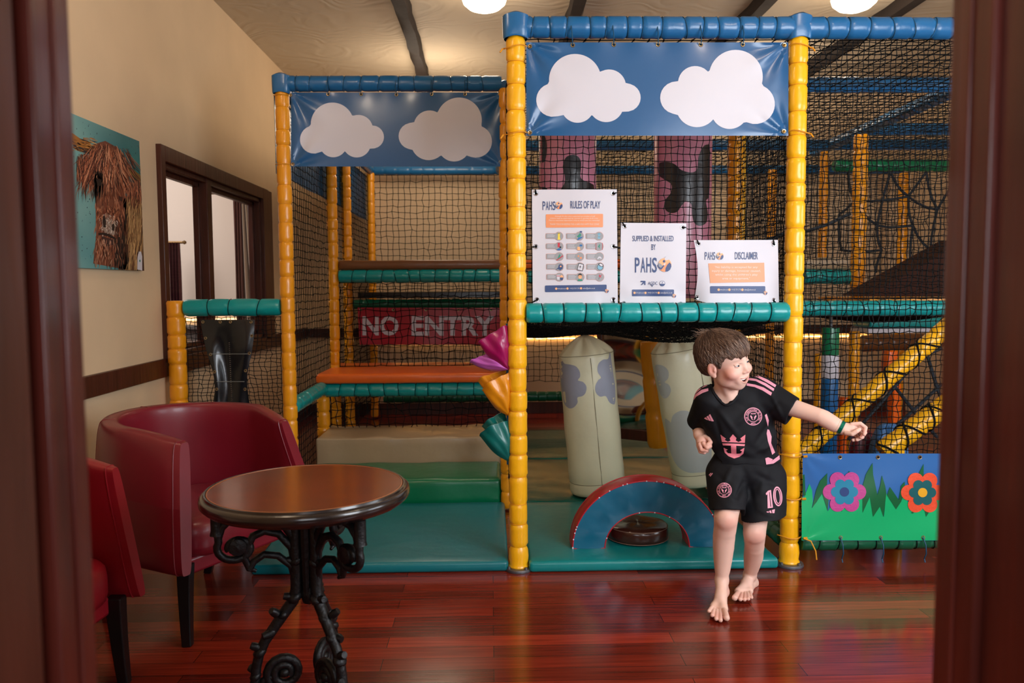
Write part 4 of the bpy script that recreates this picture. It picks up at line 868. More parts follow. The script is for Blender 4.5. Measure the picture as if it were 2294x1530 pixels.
def bag(pt, pb, Y, r, m, label, seam, patches, pm, cone=.11, seed=0):
    top = at(*pt, Y); bot = at(*pb, Y); ax = (top-bot); L = ax.length; q = Vector((0, 0, 1)).rotation_difference(ax.normalized()).to_matrix().to_4x4(); M = Matrix.Translation(bot) @ q
    root = thing('punch_bag', label, 'punch bag', bot); rnd = random.Random(seed); ph = rnd.uniform(0, 6)
    prof = [(.001, 0, 0), (r*.5, .0, 0), (r*.9, .004, 0), (r*.985, .012, 0), (r, .03, 0), (r*1.0, .075, 0), (r*.992, .08, 0), (r, .085, 0)]
    H = L-cone
    for k in range(1, 14): prof.append((r*(1+.012*sin(k*1.3+ph)), .085+(H-.1)*k/13, .006*(k/13.)**3))
    prof += [(r*.975, H, .02), (r*.93, H+.012, .05), (r*.80, H+cone*.3, .09), (r*.62, H+cone*.55, .11), (r*.42, H+cone*.78, .1), (r*.28, H+cone*.93, .06), (r*.16, L, .02), (.001, L+.002, 0)]
    mb = MB(); n = 64
    def fn(u, v):
        i = min(len(prof)-1, int(v*(len(prof)-1)+.5)); R, z, wv = prof[i]; a = 2*pi*u
        R *= 1+wv*(1.1*cos(9*a+ph)+.8*sin(5*a+ph*2)-1.0*abs(sin(4*a+ph))); return M @ Vector((R*cos(a), R*sin(a), z))
    mb.grid(fn, n, len(prof)-1, closeu=True); cov = obj('cover', mb, m, root, angle=60)
    B = bvh(cov); sm = MB(); sm.tube([(M @ Vector((r*1.003*cos(seam), r*1.003*sin(seam), .01+(H-.02)*k/20))) for k in range(21)], .0016, 5)
    lab(obj('seam', sm, mat('olive_thread', (120, 112, 78), .7), root), 'stitched vertical seam')
    for z in (.08, H+.004):
        sm = MB(); sm.tube([M @ Vector((r*1.002*cos(2*pi*k/40), r*1.002*sin(2*pi*k/40), z)) for k in range(40)], .0014, 5, closed=True); obj('seam', sm, MATS['olive_thread'], root)
    for p in patches: lab(obj('cloud_patch', decal([B], smooth_poly(p)), pm, root), 'grey cloud shaped patch')
    st = MB(); st.box((top.x-.02, Y-.003, top.z-.01), (top.x+.02, Y+.003, 1.19)); lab(obj('strap', st, MATS['black_vinyl'], root), 'black hanging strap')
    return root
CREAM = vinyl('cream_vinyl', (226, 222, 188), .36); PGREY = vinyl('grey_patch', (158, 162, 176), .42)
S = lambda pts, sc=4.779, o=(1160, 720): [(x/sc+o[0], y/sc+o[1]) for x, y in pts]
bag((1308, 752), (1340, 1101), 4.7, .165, CREAM, 'cream punch bag with two grey cloud patches, left of the pair', -pi/2+.05,
    [S([(440, 400), (470, 405), (500, 450), (560, 462), (620, 480), (660, 530), (668, 590), (645, 630), (700, 650), (735, 700), (725, 765), (690, 800), (640, 815), (640, 870), (600, 920), (550, 930), (505, 890), (490, 840), (470, 700), (455, 560)]),
     S([(985, 330), (1000, 420), (1020, 560), (1040, 700), (1040, 870), (1010, 885), (975, 860), (940, 800), (880, 805), (835, 760), (830, 690), (860, 630), (890, 600), (855, 540), (860, 460), (910, 410), (965, 400)])], PGREY, seed=1)
bag((1512, 741), (1570, 1079), 4.55, .158, CREAM, 'cream leaning punch bag half hidden behind the boy', -pi/2+.5,
    [S([(1470, 480), (1520, 465), (1580, 490), (1615, 540), (1610, 610), (1575, 650), (1620, 680), (1640, 740), (1610, 810), (1560, 820), (1520, 760), (1490, 620)]),
     S([(1575, 1060), (1615, 1060), (1640, 1080), (1660, 1010), (1720, 965), (1790, 955), (1860, 980), (1900, 1030), (1990, 1100), (2060, 1200), (2060, 1560), (1900, 1620), (1780, 1600), (1690, 1520), (1620, 1340)])], mat('pale_grey_patch', (186, 192, 186), .42, bump=.15, bscale=9), seed=2)
# pink cow-patterned columns
PINK = vinyl('pink_vinyl', (200, 128, 150), .26); COW = vinyl('black_brown_patch', (38, 32, 32), .3)
def column(cx, Y, r, zb, label, patches):
    p = at(cx, 500, Y); root = thing('roller_column', label, 'column', (p.x, Y, zb)); mb = MB()
    mb.lathe([(.001, zb), (r*.9, zb), (r, zb+.015)]+[(r*(1+.004*sin(k*1.7)), zb+.02+(2.4-zb-.04)*k/16) for k in range(17)]+[(r*.9, 2.4), (.001, 2.4)], 56, 0, T((p.x, Y, 0)))
    o = obj('cover', mb, PINK, root); B = bvh(o)
    for q in patches: lab(obj('cow_patch', decal([B], smooth_poly(q)), COW, root), 'black cow pattern patch')
    sm = MB().tube([(p.x-r*.93, Y-r*.38, zb+.02), (p.x-r*.93, Y-r*.38, 2.38)], .003, 6); obj('seam', sm, mat('rose_thread', (150, 70, 90), .5), root)
S7 = lambda pts: S(pts, 7.17, (1180, 300)); S3 = lambda pts: S(pts, 2.731, (1120, 0))
column(1271.5, 4.45, .158, 1.215, 'pink column with black cow patches behind the rules notice',
    [S7([(620, 390), (700, 340), (760, 335), (830, 370), (870, 450), (870, 560), (860, 680), (900, 740), (960, 765), (1040, 800), (1080, 850), (1080, 1100), (900, 1300), (600, 1300), (540, 1000), (560, 870), (590, 830), (615, 740), (600, 620), (580, 520)]), S7([(205, 20), (290, 40), (325, 160), (320, 320), (290, 440), (240, 460), (205, 430)]), S7([(215, 870), (260, 850), (320, 870), (340, 950), (230, 1000)])])
column(1528.5, 4.45, .158, 1.235, 'pink column with a branching black patch above the disclaimer notice',
    [S3([(965, 1040), (975, 1000), (1020, 990), (1070, 1005), (1110, 1040), (1170, 1055), (1205, 1035), (1215, 960), (1240, 900), (1270, 885), (1283, 910), (1280, 1180), (1260, 1230), (1270, 1300), (1262, 1360), (1225, 1382), (1190, 1365), (1175, 1310), (1170, 1250), (1140, 1230), (1110, 1260), (1085, 1295), (1045, 1303), (1012, 1280), (1010, 1230), (1045, 1180), (1050, 1130), (1010, 1100), (975, 1075)])])
# arch and disc
def arch():
    cx, yF, yB = .738, 3.715, 3.84; z0 = .055; RO, HO, RI, HI = .357, .322, .203, .172
    root = thing('foam_arch', 'blue half ring foam arch with red outer edge on the teal mat', 'arch', (cx, (yF+yB)/2, z0))
    n = 48; mb = MB(); rd = random.Random(2)
    def pt(q, k, y, e=0): R = RI+(RO-RI)*k; Hh = HI+(HO-HI)*k; return Vector((cx+R*cos(q), y+e, z0+Hh*sin(q)))
    for side, y, sg in ((0, yF, -1), (1, yB, 1)):
        def f(u, v): 
            q = pi*u; k = v; return pt(q, k, y, sg*(.006*sin(pi*v)*(1+.5*sin(q*14))+.001))
        mb.grid(f if sg > 0 else (lambda u, v, f=f: f(1-u, v)), n, 8)
    obj('side_panel', mb, NAVY, root, angle=70)
    mb = MB()
    def outer(u, v): q = pi*u; y = yF+(yB-yF)*v; p = pt(q, 1, y); k = .006*sin(pi*v)+.0015*sin(q*40+v*9)*sin(pi*v); return p+Vector((cos(q), 0, sin(q)))*k
    mb.grid(outer, n, 10)
    mb.grid(lambda u, v: pt(pi*(1-u), 0, yF+(yB-yF)*v)-Vector((cos(pi*(1-u)), 0, sin(pi*(1-u))))*.003*sin(pi*v), n, 6)
    for q in (0, pi): mb.grid(lambda u, v, q=q: pt(q, u if q else 1-u, yF+(yB-yF)*v), 4, 2)
    for y in (yF, yB):
        mb.tube([pt(pi*k/60, 1, y) for k in range(61)], .0035, 6); mb.tube([pt(pi*k/60, 0, y) for k in range(61)], .0035, 6)
        for q in (0, pi): mb.tube([pt(q, 0, y), pt(q, 1, y)], .0035, 6)
    obj('red_edging', mb, RED, root, angle=70)
    mb = MB()
    for k in range(26):
        q = rd.uniform(0, pi); s = rd.random() < .3; p = pt(q, 0 if s else 1, yF-.003)
        mb.lathe([(.0001, .0015), (rd.uniform(.0015, .0035), .001), (.0037, 0)], 7, 0, T(p, 0, pi/2))
    lab(obj('scuff', mb, WHT, root), 'white scuffed spots'); root.children[-1]['kind'] = 'stuff'
arch()
px, py = .72, 3.87; root = thing('foam_disc', 'dark brown round foam cushion under the arch', 'cushion', (px, py, .055)); R = .152
mb = MB(); mb.grid(lambda u, v: (lambda R_, z: Vector((px+R_*(1+.008*sin(7*2*pi*u))*cos(2*pi*u), py+R_*sin(2*pi*u), z+.002*sin(5*2*pi*u+v*9))))(*[(.001, .056), (R*.9, .056), (R*.985, .064), (R, .08), (R*1.0, .105), (R*.975, .12), (R*.93, .127), (R*.6, .133), (R*.3, .134), (.001, .134)][min(9, int(v*9+.5))]), 56, 9, closeu=True)
c = obj('cover', mb, DBRN, root, angle=60); mb = MB()
for z, k in ((.063, .99), (.121, .975)): mb.tube([(px+R*k*cos(2*pi*i/48), py+R*k*sin(2*pi*i/48), z) for i in range(48)], .0016, 5, closed=True)
lab(obj('piping', mb, mat('worn_thread', (140, 112, 96), .6), root), 'worn pale piping')
# crazy mirror
def mirror():
    a = at(1352, 985, 5.6); b = at(1600, 985, 5.15); root = thing('fun_mirror', 'wavy distorting mirror in a dark wooden frame behind the punch bags', 'mirror', (a+b)/2)
    d = (b-a).normalized(); nrm = Vector((d.y, -d.x, 0)); nrm = nrm if nrm.y < 0 else -nrm; z0, z1 = .30, 1.06; L = (b-a).length
    mb = MB(); mb.grid(lambda u, v: Vector((a.x, a.y, z0))+Vector((d.x, d.y, 0))*L*u+Vector((0, 0, z1-z0))*v+nrm*(.022*sin(u*5.2+.6)*cos(v*4.2)+.012*sin(v*9)), 60, 60)
    obj('mirror_glass', mb, mat('mirror_acrylic', (176, 178, 176), .06, 1.), root)
    mb = MB()
    for u0, u1, zz0, zz1 in ((-.05, 1.05, .235, .31), (-.05, 1.05, 1.05, 1.1), (-.05, -.005, .235, 1.1), (1.005, 1.05, .235, 1.1)):
        p = Vector((a.x, a.y, 0))+Vector((d.x, d.y, 0))*L*u0; q = Vector((a.x, a.y, 0))+Vector((d.x, d.y, 0))*L*u1; n = nrm*.03
        vs = [p+n, q+n, q-n, p-n]; mb.add([Vector((v.x, v.y, zz0)) for v in vs]+[Vector((v.x, v.y, zz1)) for v in vs], [(0, 3, 2, 1), (4, 5, 6, 7), (0, 1, 5, 4), (1, 2, 6, 5), (2, 3, 7, 6), (3, 0, 4, 7)])
    mb.box((a.x-.02, a.y, .05), (a.x+.02, a.y+.03, .24)).box((b.x-.02, b.y, .05), (b.x+.02, b.y+.03, .24))
    obj('frame', mb, DWOOD, root, bevel=.004)
mirror()
a = at(1458, 765, 5.0); c = at(1478, 1000, 5.0)
mb, _, _ = pad_mb(c, a, .075, .22, nseed(), n=20); tag(obj('mirrored_pad', mb, ORY), 'leaning amber pad put in for a reflection in the fun mirror, between the punch bags', 'strut')  # solid pad modelled in place of a yellow reflection in the mirror
# vinyl pockets on the middle post
def cone(rA, rB, ap, Y, dep, m, parent, label, sag=.0, ph=0):
    A = at(*rA, Y); B = at(*rB, Y-.01); P = at(*ap, Y0+.0); C = (A+B)/2; u = (B-A)/2; w_ = Vector((0, -dep, dep*.55)); mb = MB()
    def f(q, t, s=1):
        q = 2*pi*q; rim = C+u*cos(q)*s+w_*sin(q)*s; p = P.lerp(rim, t); bul = sin(pi*min(1, t))*.022; n = (u.normalized()*cos(q)*.3+w_.normalized()*sin(q)); return p+n*bul+n*(.010*sin(q*3+ph+t*5)+.006*sin(q*7+ph*2-t*6))*t+Vector((0, 0, -.012*sin(pi*t)))
    mb.grid(lambda a, b: f(a, b), 40, 14, closeu=True); mb.grid(lambda a, b: f(1-a, b, .985), 40, 14, closeu=True)
    mb.tube([f(k/40, 1) for k in range(40)], .0022, 5, closed=True)
    return lab(obj('pocket', mb, m, parent, angle=70), label)
Z = lambda x, y: (x/4.25+1040, y/4.25+700)
MAG = vinyl('magenta_vinyl', (156, 18, 88), .3); LIL = vinyl('lilac_vinyl', (196, 96, 190), .3); GLD = vinyl('gold_vinyl', (226, 146, 20), .32); PTL = vinyl('dark_teal_vinyl', (0, 104, 98), .34)
pk = thing('pocket_strip', 'strip of coloured vinyl cones hanging left of the middle yellow post', 'vinyl pockets', Z(420, 700) and at(1139, 860, Y0+.03))
cone(Z(60, 475), Z(255, 400), Z(430, 545), Y0+.08, .025, LIL, pk, 'lilac cone', ph=1)
cone(Z(140, 290), Z(425, 135), Z(430, 550), Y0+.02, .028, MAG, pk, 'magenta cone', ph=.5)
cone(Z(130, 655), Z(400, 560), Z(430, 900), Y0+.1, .03, GLD, pk, 'gold cone behind', ph=2)
cone(Z(172, 745), Z(440, 585), Z(432, 990), Y0+.02, .04, GLD, pk, 'gold cone in front', ph=2.6)
cone(Z(168, 1090), Z(380, 950), Z(432, 1250), Y0+.09, .03, PTL, pk, 'dark teal cone behind', ph=3)
cone(Z(143, 1168), Z(435, 1035), Z(436, 1425), Y0+.02, .04, PTL, pk, 'dark teal cone in front', ph=3.6)
mb = MB(); mb.tube([at(1137, 725, Y0+.05), at(1138, 860, Y0+.05), at(1139, 1040, Y0+.05)], .008, 8); obj('blue_webbing', mb, BLU, pk)
# striped roller and shapes in the right bay
a = at(1861, 738, 5.0); root = thing('striped_roller', 'upright roller striped green, white and blue behind the net', 'roller', (a.x, 5., .3)); zs = [at(1861, y, 5.).z for y in (734, 795, 847, 1015)]
for i, m in enumerate((GRN, WHT, vinyl('blue_roller', (0, 96, 160), .3))): obj('band', MB().lathe([(.001, zs[i+1]), (.052, zs[i+1]), (.053, zs[i+1]+.004), (.053, zs[i]-.004), (.052, zs[i]), (.001, zs[i])], 28, 0, T((a.x, 5., 0))), m, root)
obj('spindle', MB().tube([(a.x, 5, 0.0), (a.x, 5, 1.14)], .012, 8), STEEL, root)
for (x0, y0, x1, y1, Y, lb) in ((1988, 786, 2013, 858, 6.0, 'small orange padded block seen through the net, upper'), (1872, 892, 1908, 1500, 5.6, 'orange padded block right of the striped roller'), (1986, 860, 2020, 1500, 6.0, 'orange padded shape below the long handrail')):
    a = at(x0, y1, Y); a.z = max(.001, a.z); c = at(x1, y0, Y); tag(obj('padded_block', softbox((a.x, Y, a.z), (c.x, Y+.1, c.z), r=.01), vinyl('bright_orange_vinyl', (255, 110, 10), .3) if 'bright_orange_vinyl' not in MATS else MATS['bright_orange_vinyl'], angle=60), lb, 'block')
def lump(x0, x1, ytop, Y, m, label, seed):
    a = at(x0, ytop, Y); c = at(x1, ytop, Y); cx = (a.x+c.x)/2; R_ = (c.x-a.x)/2; zt_ = a.z; rd = random.Random(seed); ph = [rd.uniform(0, 6) for _ in range(4)]; mb = MB()
    def f(u, v): 
        q = 2*pi*u; t = pi*v; rr = R_*(sin(t)**.7)*(1+.10*sin(5*q+ph[0]+3*v)+.05*sin(9*q+ph[1])); return Vector((cx+rr*cos(q), Y+rr*.9*sin(q), zt_/2*(1-cos(t))))
    mb.grid(f, 36, 20, closeu=True); return tag(obj('soft_sack', mb, m, angle=80), label, 'soft shape')
lump(1952, 2030, 948, 4.5, vinyl('mid_blue_vinyl', (60, 116, 176), .35), 'crumpled blue soft shape just above the flower banner', 1)
lump(1905, 1965, 962, 4.7, vinyl('maroon_vinyl', (110, 20, 44), .35), 'dark red soft shape beside the blue one behind the net', 2)
# brown slide wedge
P = [at(1936, 664, 4.9), at(2175, 532, 4.9), at(2175, 664, 4.9)]; mb = MB(); mb.add([p for p in P]+[p+Vector((0, .35, 0)) for p in P], [(0, 2, 1), (3, 4, 5), (0, 1, 4, 3), (1, 2, 5, 4), (2, 0, 3, 5)])
tag(obj('slope_wedge', mb, mat('dark_slope_vinyl', (58, 34, 26), .9, bump=.2, bscale=10, spec=.15), smooth=False, bevel=.01), 'dark brown padded slope rising to the right above the teal beam', 'slope')
a = at(1945, 674, 4.85); c = at(2175, 667, 4.85); tag(obj('edge_strip', MB().box((a.x, 4.83, a.z), (c.x, 5.6, c.z)), ORY), 'thin amber strip under the brown slope', 'strip')
a = at(1950, 735, 6.0); c = at(2175, 712, 6.0); soft('hanging_pad', (a.x, 6.0, a.z), (c.x, 6.3, c.z), TEAL, 'bright teal pad above a white strip low in the right bay', 'pad')
a = at(1945, 746, 6.0); c = at(2175, 735, 6.0); tag(obj('edge_strip', MB().box((a.x, 6.0, a.z), (c.x, 6.3, c.z)), WHT), 'white strip directly below the bright teal pad', 'strip')
# ------------------------------------------------------------------ painting
def painting():
    XP = XW+.026; U = lambda x, y, o=0.: atx(x/3.732+150, y/3.732+230, XP+o)
    rt, rb = U(622, 330), U(628, 1405); y1 = (rt.y+rb.y)/2; z1 = rt.z; z0 = rb.z; y0 = y1-.78
    root = thing('painting', 'unframed painting of a shaggy red highland cow on teal', 'painting', (XW, (y0+y1)/2, z0))
    obj('canvas', MB().box((XW+.004, y0, z0), (XP-.001, y1, z1)), mat('canvas_edge', (30, 96, 100), .7), root, bevel=.002)
    V = []; Fs = []; C = []; rd = random.Random(7)
    def quadc(pts, col, off):
        o = len(V)
        for x, y in pts: 
            p = U(x, y, off); p.y = min(max(p.y, y0), y1); p.z = min(max(p.z, z0), z1); V.append(p)
        c = lin(col)
        j = rd.uniform(.8, 1.2); C.extend([(c[0]*j, c[1]*j, c[2]*j, 1)]*len(pts)); Fs.append(tuple(range(o, o+len(pts))))
    def stroke(x, y, dx, dy, w_, L, col, off, curl=0.):
        pts = []; n = 6; a = atan2(dy, dx)
        for k in range(n+1): pts.append((x, y, w_*sin(pi*(.12+.86*k/n)), a)); x += cos(a)*L/n; y += sin(a)*L/n; a += curl/n
        o = len(V); c = lin(col); j = rd.uniform(.65, 1.35)
        for px_, py_, ww, aa in pts:
            for sg in (-1, 1):
                p = U(px_-sin(aa)*ww*sg, py_+cos(aa)*ww*sg, off); p.y = min(max(p.y, y0), y1); p.z = min(max(p.z, z0), z1); V.append(p); C.append((c[0]*j, c[1]*j, c[2]*j, 1))
        for k in range(n): Fs.append((o+2*k, o+2*k+1, o+2*k+3, o+2*k+2))
    # teal ground painted in soft dabs
    for i in range(46):
        for j in range(24):
            ya_, yb_ = y0+(y1-y0)*j/24, y0+(y1-y0)*(j+1)/24; za, zb = z0+(z1-z0)*i/46, z0+(z1-z0)*(i+1)/46
            o = len(V); V.extend([Vector((XP, ya_, za)), Vector((XP, yb_, za)), Vector((XP, yb_, zb)), Vector((XP, ya_, zb))]); Fs.append((o, o+1, o+2, o+3))
            for (yy, zz) in ((ya_, za), (yb_, za), (yb_, zb), (ya_, zb)):
                g = .5+.5*sin(yy*11+2*sin(zz*9))*sin(zz*13+1.3); u = (yy-y0)/(y1-y0); c1 = lin((96+30*g, 156+20*g, 158+14*g)); c2 = lin((22+20*g, 98+20*g, 108+10*g)); t = min(1, max(0, u*1.5-.35+(zz-z0)*.3)); C.append((*[a_*(1-t)+b_*t for a_, b_ in zip(c1, c2)], 1))
    for _ in range(170): 
        x = rd.uniform(40, 620); stroke(x, rd.uniform(100, 1330), 0, 1, rd.uniform(1.5, 4), rd.uniform(4, 16), (20, 60, 74), .0002)
    quadc([(40, 250), (110, 300), (190, 330), (230, 400), (190, 430), (120, 400), (60, 370), (40, 340)], (150, 96, 36), .0004)
    quadc([(50, 350), (110, 370), (190, 400), (190, 430), (110, 410), (60, 375)], (46, 40, 40), .0006)
    quadc([(470, 500), (560, 560), (625, 610), (626, 700), (590, 680), (520, 610)], (120, 92, 46), .0004); quadc([(520, 590), (620, 670), (622, 700), (560, 670)], (50, 50, 44), .0006)
    quadc([(235, 700), (500, 780), (510, 1100), (520, 1400), (220, 1345), (245, 1100)], (116, 66, 48), .0005)
    quadc([(470, 800), (625, 800), (628, 1400), (430, 1390), (480, 1100)], (70, 44, 34), .0005); quadc([(470, 800), (650, 800), (650, 1430), (430, 1420)], (78, 50, 38), .0004)
    quadc([(215, 350), (320, 320), (430, 380), (500, 500), (520, 640), (470, 830), (250, 780), (200, 600), (200, 420)], (122, 66, 46), .0006)
    A = [(160, 92, 62), (186, 118, 84), (124, 62, 42), (84, 42, 32), (206, 146, 110), (52, 32, 30)]
    for _ in range(560):   # fringe
        x = rd.gauss(335, 75); x = min(max(x, 205), 500); y = 330+abs(x-320)*.25+rd.uniform(0, 260)*(1-.3*abs(x-335)/150); stroke(x, y, (x-330)*.35+rd.gauss(0, 25), 100, rd.uniform(1.5, 4), rd.uniform(110, 300), rd.choice(A), rd.uniform(.0009, .0022), rd.uniform(-.35, .35))
    for _ in range(200):   # left ear
        x = rd.uniform(85, 205); stroke(x, 410+rd.uniform(0, 120)+abs(150-x)*.4, rd.gauss(-5, 12), 100, rd.uniform(1.5, 3.5), rd.uniform(70, 330 if x > 130 else 190), rd.choice(A[:4]+[(30, 24, 26)]), rd.uniform(.0009, .0018), rd.uniform(-.3, .1))
    for _ in range(60): stroke(rd.uniform(235, 300), rd.uniform(560, 680), rd.gauss(-6, 10), 100, rd.uniform(2, 4), rd.uniform(60, 190), (30, 22, 24), .0023)
    for _ in range(90): stroke(rd.uniform(40, 215), rd.uniform(290, 400), 100, rd.uniform(20, 50), rd.uniform(2, 4), rd.uniform(20, 60), rd.choice([(176, 110, 40), (60, 52, 50), (150, 90, 36), (206, 150, 80)]), .0008)
    for _ in range(160):   # right ear
        x = rd.uniform(505, 615); stroke(x, 640+rd.uniform(0, 80), rd.gauss(5, 15), 100, rd.uniform(1.5, 3.5), rd.uniform(60, 190), rd.choice(A[:4]+[(30, 24, 26)]), rd.uniform(.0009, .0018), rd.uniform(-.1, .3))
    for _ in range(300):   # cheeks and chin
        x = rd.uniform(240, 480); y = rd.uniform(760, 1290); stroke(x, y, rd.gauss(0, 18), 100, rd.uniform(1.5, 3.5), rd.uniform(30, 90), rd.choice(A[:4]+[(190, 130, 100)]), rd.uniform(.0007, .0012))
    for _ in range(240): stroke(rd.uniform(505, 640), rd.uniform(760, 1290), rd.gauss(-8, 10), 100, rd.uniform(1.5, 4), rd.uniform(80, 260), rd.choice([(170, 132, 84), (196, 156, 104), (110, 70, 44)]), rd.uniform(.0008, .0014))
    for _ in range(120): stroke(rd.uniform(400, 520), rd.uniform(880, 1300), 0, 100, rd.uniform(2, 5), rd.uniform(60, 180), rd.choice([(40, 24, 22), (24, 18, 22), (70, 34, 26)]), rd.uniform(.0008, .0013))
    quadc([(292, 940), (330, 925), (395, 962), (410, 1000), (398, 1105), (330, 1085), (296, 1060)], (150, 128, 112), .0023)
    for _ in range(150):
        x = rd.gauss(350, 32); y = rd.uniform(930, 1100); stroke(x, y, rd.gauss(0, 60), 100, rd.uniform(1.2, 3), rd.uniform(12, 34), rd.choice([(200, 190, 176), (176, 160, 146), (150, 120, 104), (214, 204, 190), (120, 92, 80)]), rd.uniform(.0024, .0025))
    for _ in range(110): stroke(rd.uniform(255, 430), rd.uniform(860, 960), rd.gauss(0, 40), 100, rd.uniform(1.5, 3), rd.uniform(25, 70), rd.choice(A[:5]), rd.uniform(.0024, .0026))
    for _ in range(90): stroke(rd.uniform(230, 420), rd.uniform(1130, 1330), rd.gauss(0, 20), 100, rd.uniform(1.5, 3), rd.uniform(30, 80), rd.choice([(180, 120, 90), (120, 66, 46), (60, 36, 30), (200, 150, 120)]), rd.uniform(.0026, .0028))
    
    for c in ([(300, 950), (318, 945), (326, 990), (324, 1045), (306, 1040), (298, 1000)], [(375, 1020), (392, 1010), (400, 1040), (392, 1074), (376, 1066)]): quadc(c, (34, 26, 28), .0027)
    quadc([(262, 1090), (300, 1085), (360, 1100), (412, 1135), (408, 1150), (350, 1120), (300, 1105), (265, 1108)], (30, 20, 22), .0027)
    quadc([(290, 1115), (400, 1150), (385, 1190), (330, 1200), (295, 1160)], (66, 42, 40), .0026)
    quadc([(245, 640), (285, 640), (290, 690), (255, 700)], (36, 24, 22), .0024); quadc([(432, 780), (466, 790), (462, 825), (436, 815)], (60, 34, 30), .0024)
    mb = MB(); mb.v = [tuple(v) for v in V]; mb.f = Fs; mb.m = [0]*len(Fs)
    vmat('oil_paint', .45, coat=.1); obj('painted_face', mb, MATS['oil_paint'], root, smooth=False, col=C)
    t = MB(); P = [U(*q, .004) for q in ((590, 1290), (600, 1245), (618, 1245), (627, 1285), (628, 1404), (588, 1394))]; t.add(P+[p+Vector((.0012, 0, 0)) for p in P], [(5, 4, 3, 2, 1, 0), (6, 7, 8, 9, 10, 11)]+[(i, (i+1) % 6, (i+1) % 6+6, i+6) for i in range(6)])
    lab(obj('price_tag', t, WHT, root, smooth=False), 'small white paper tag')
    d = MB(); c = U(610, 1322, .0062); d.lathe([(.0001, 0), (.007, 0)], 14, 0, T(c, 0, 0, pi/2)); obj('tag_mark', d, PGRN, root.children[-1])
painting()
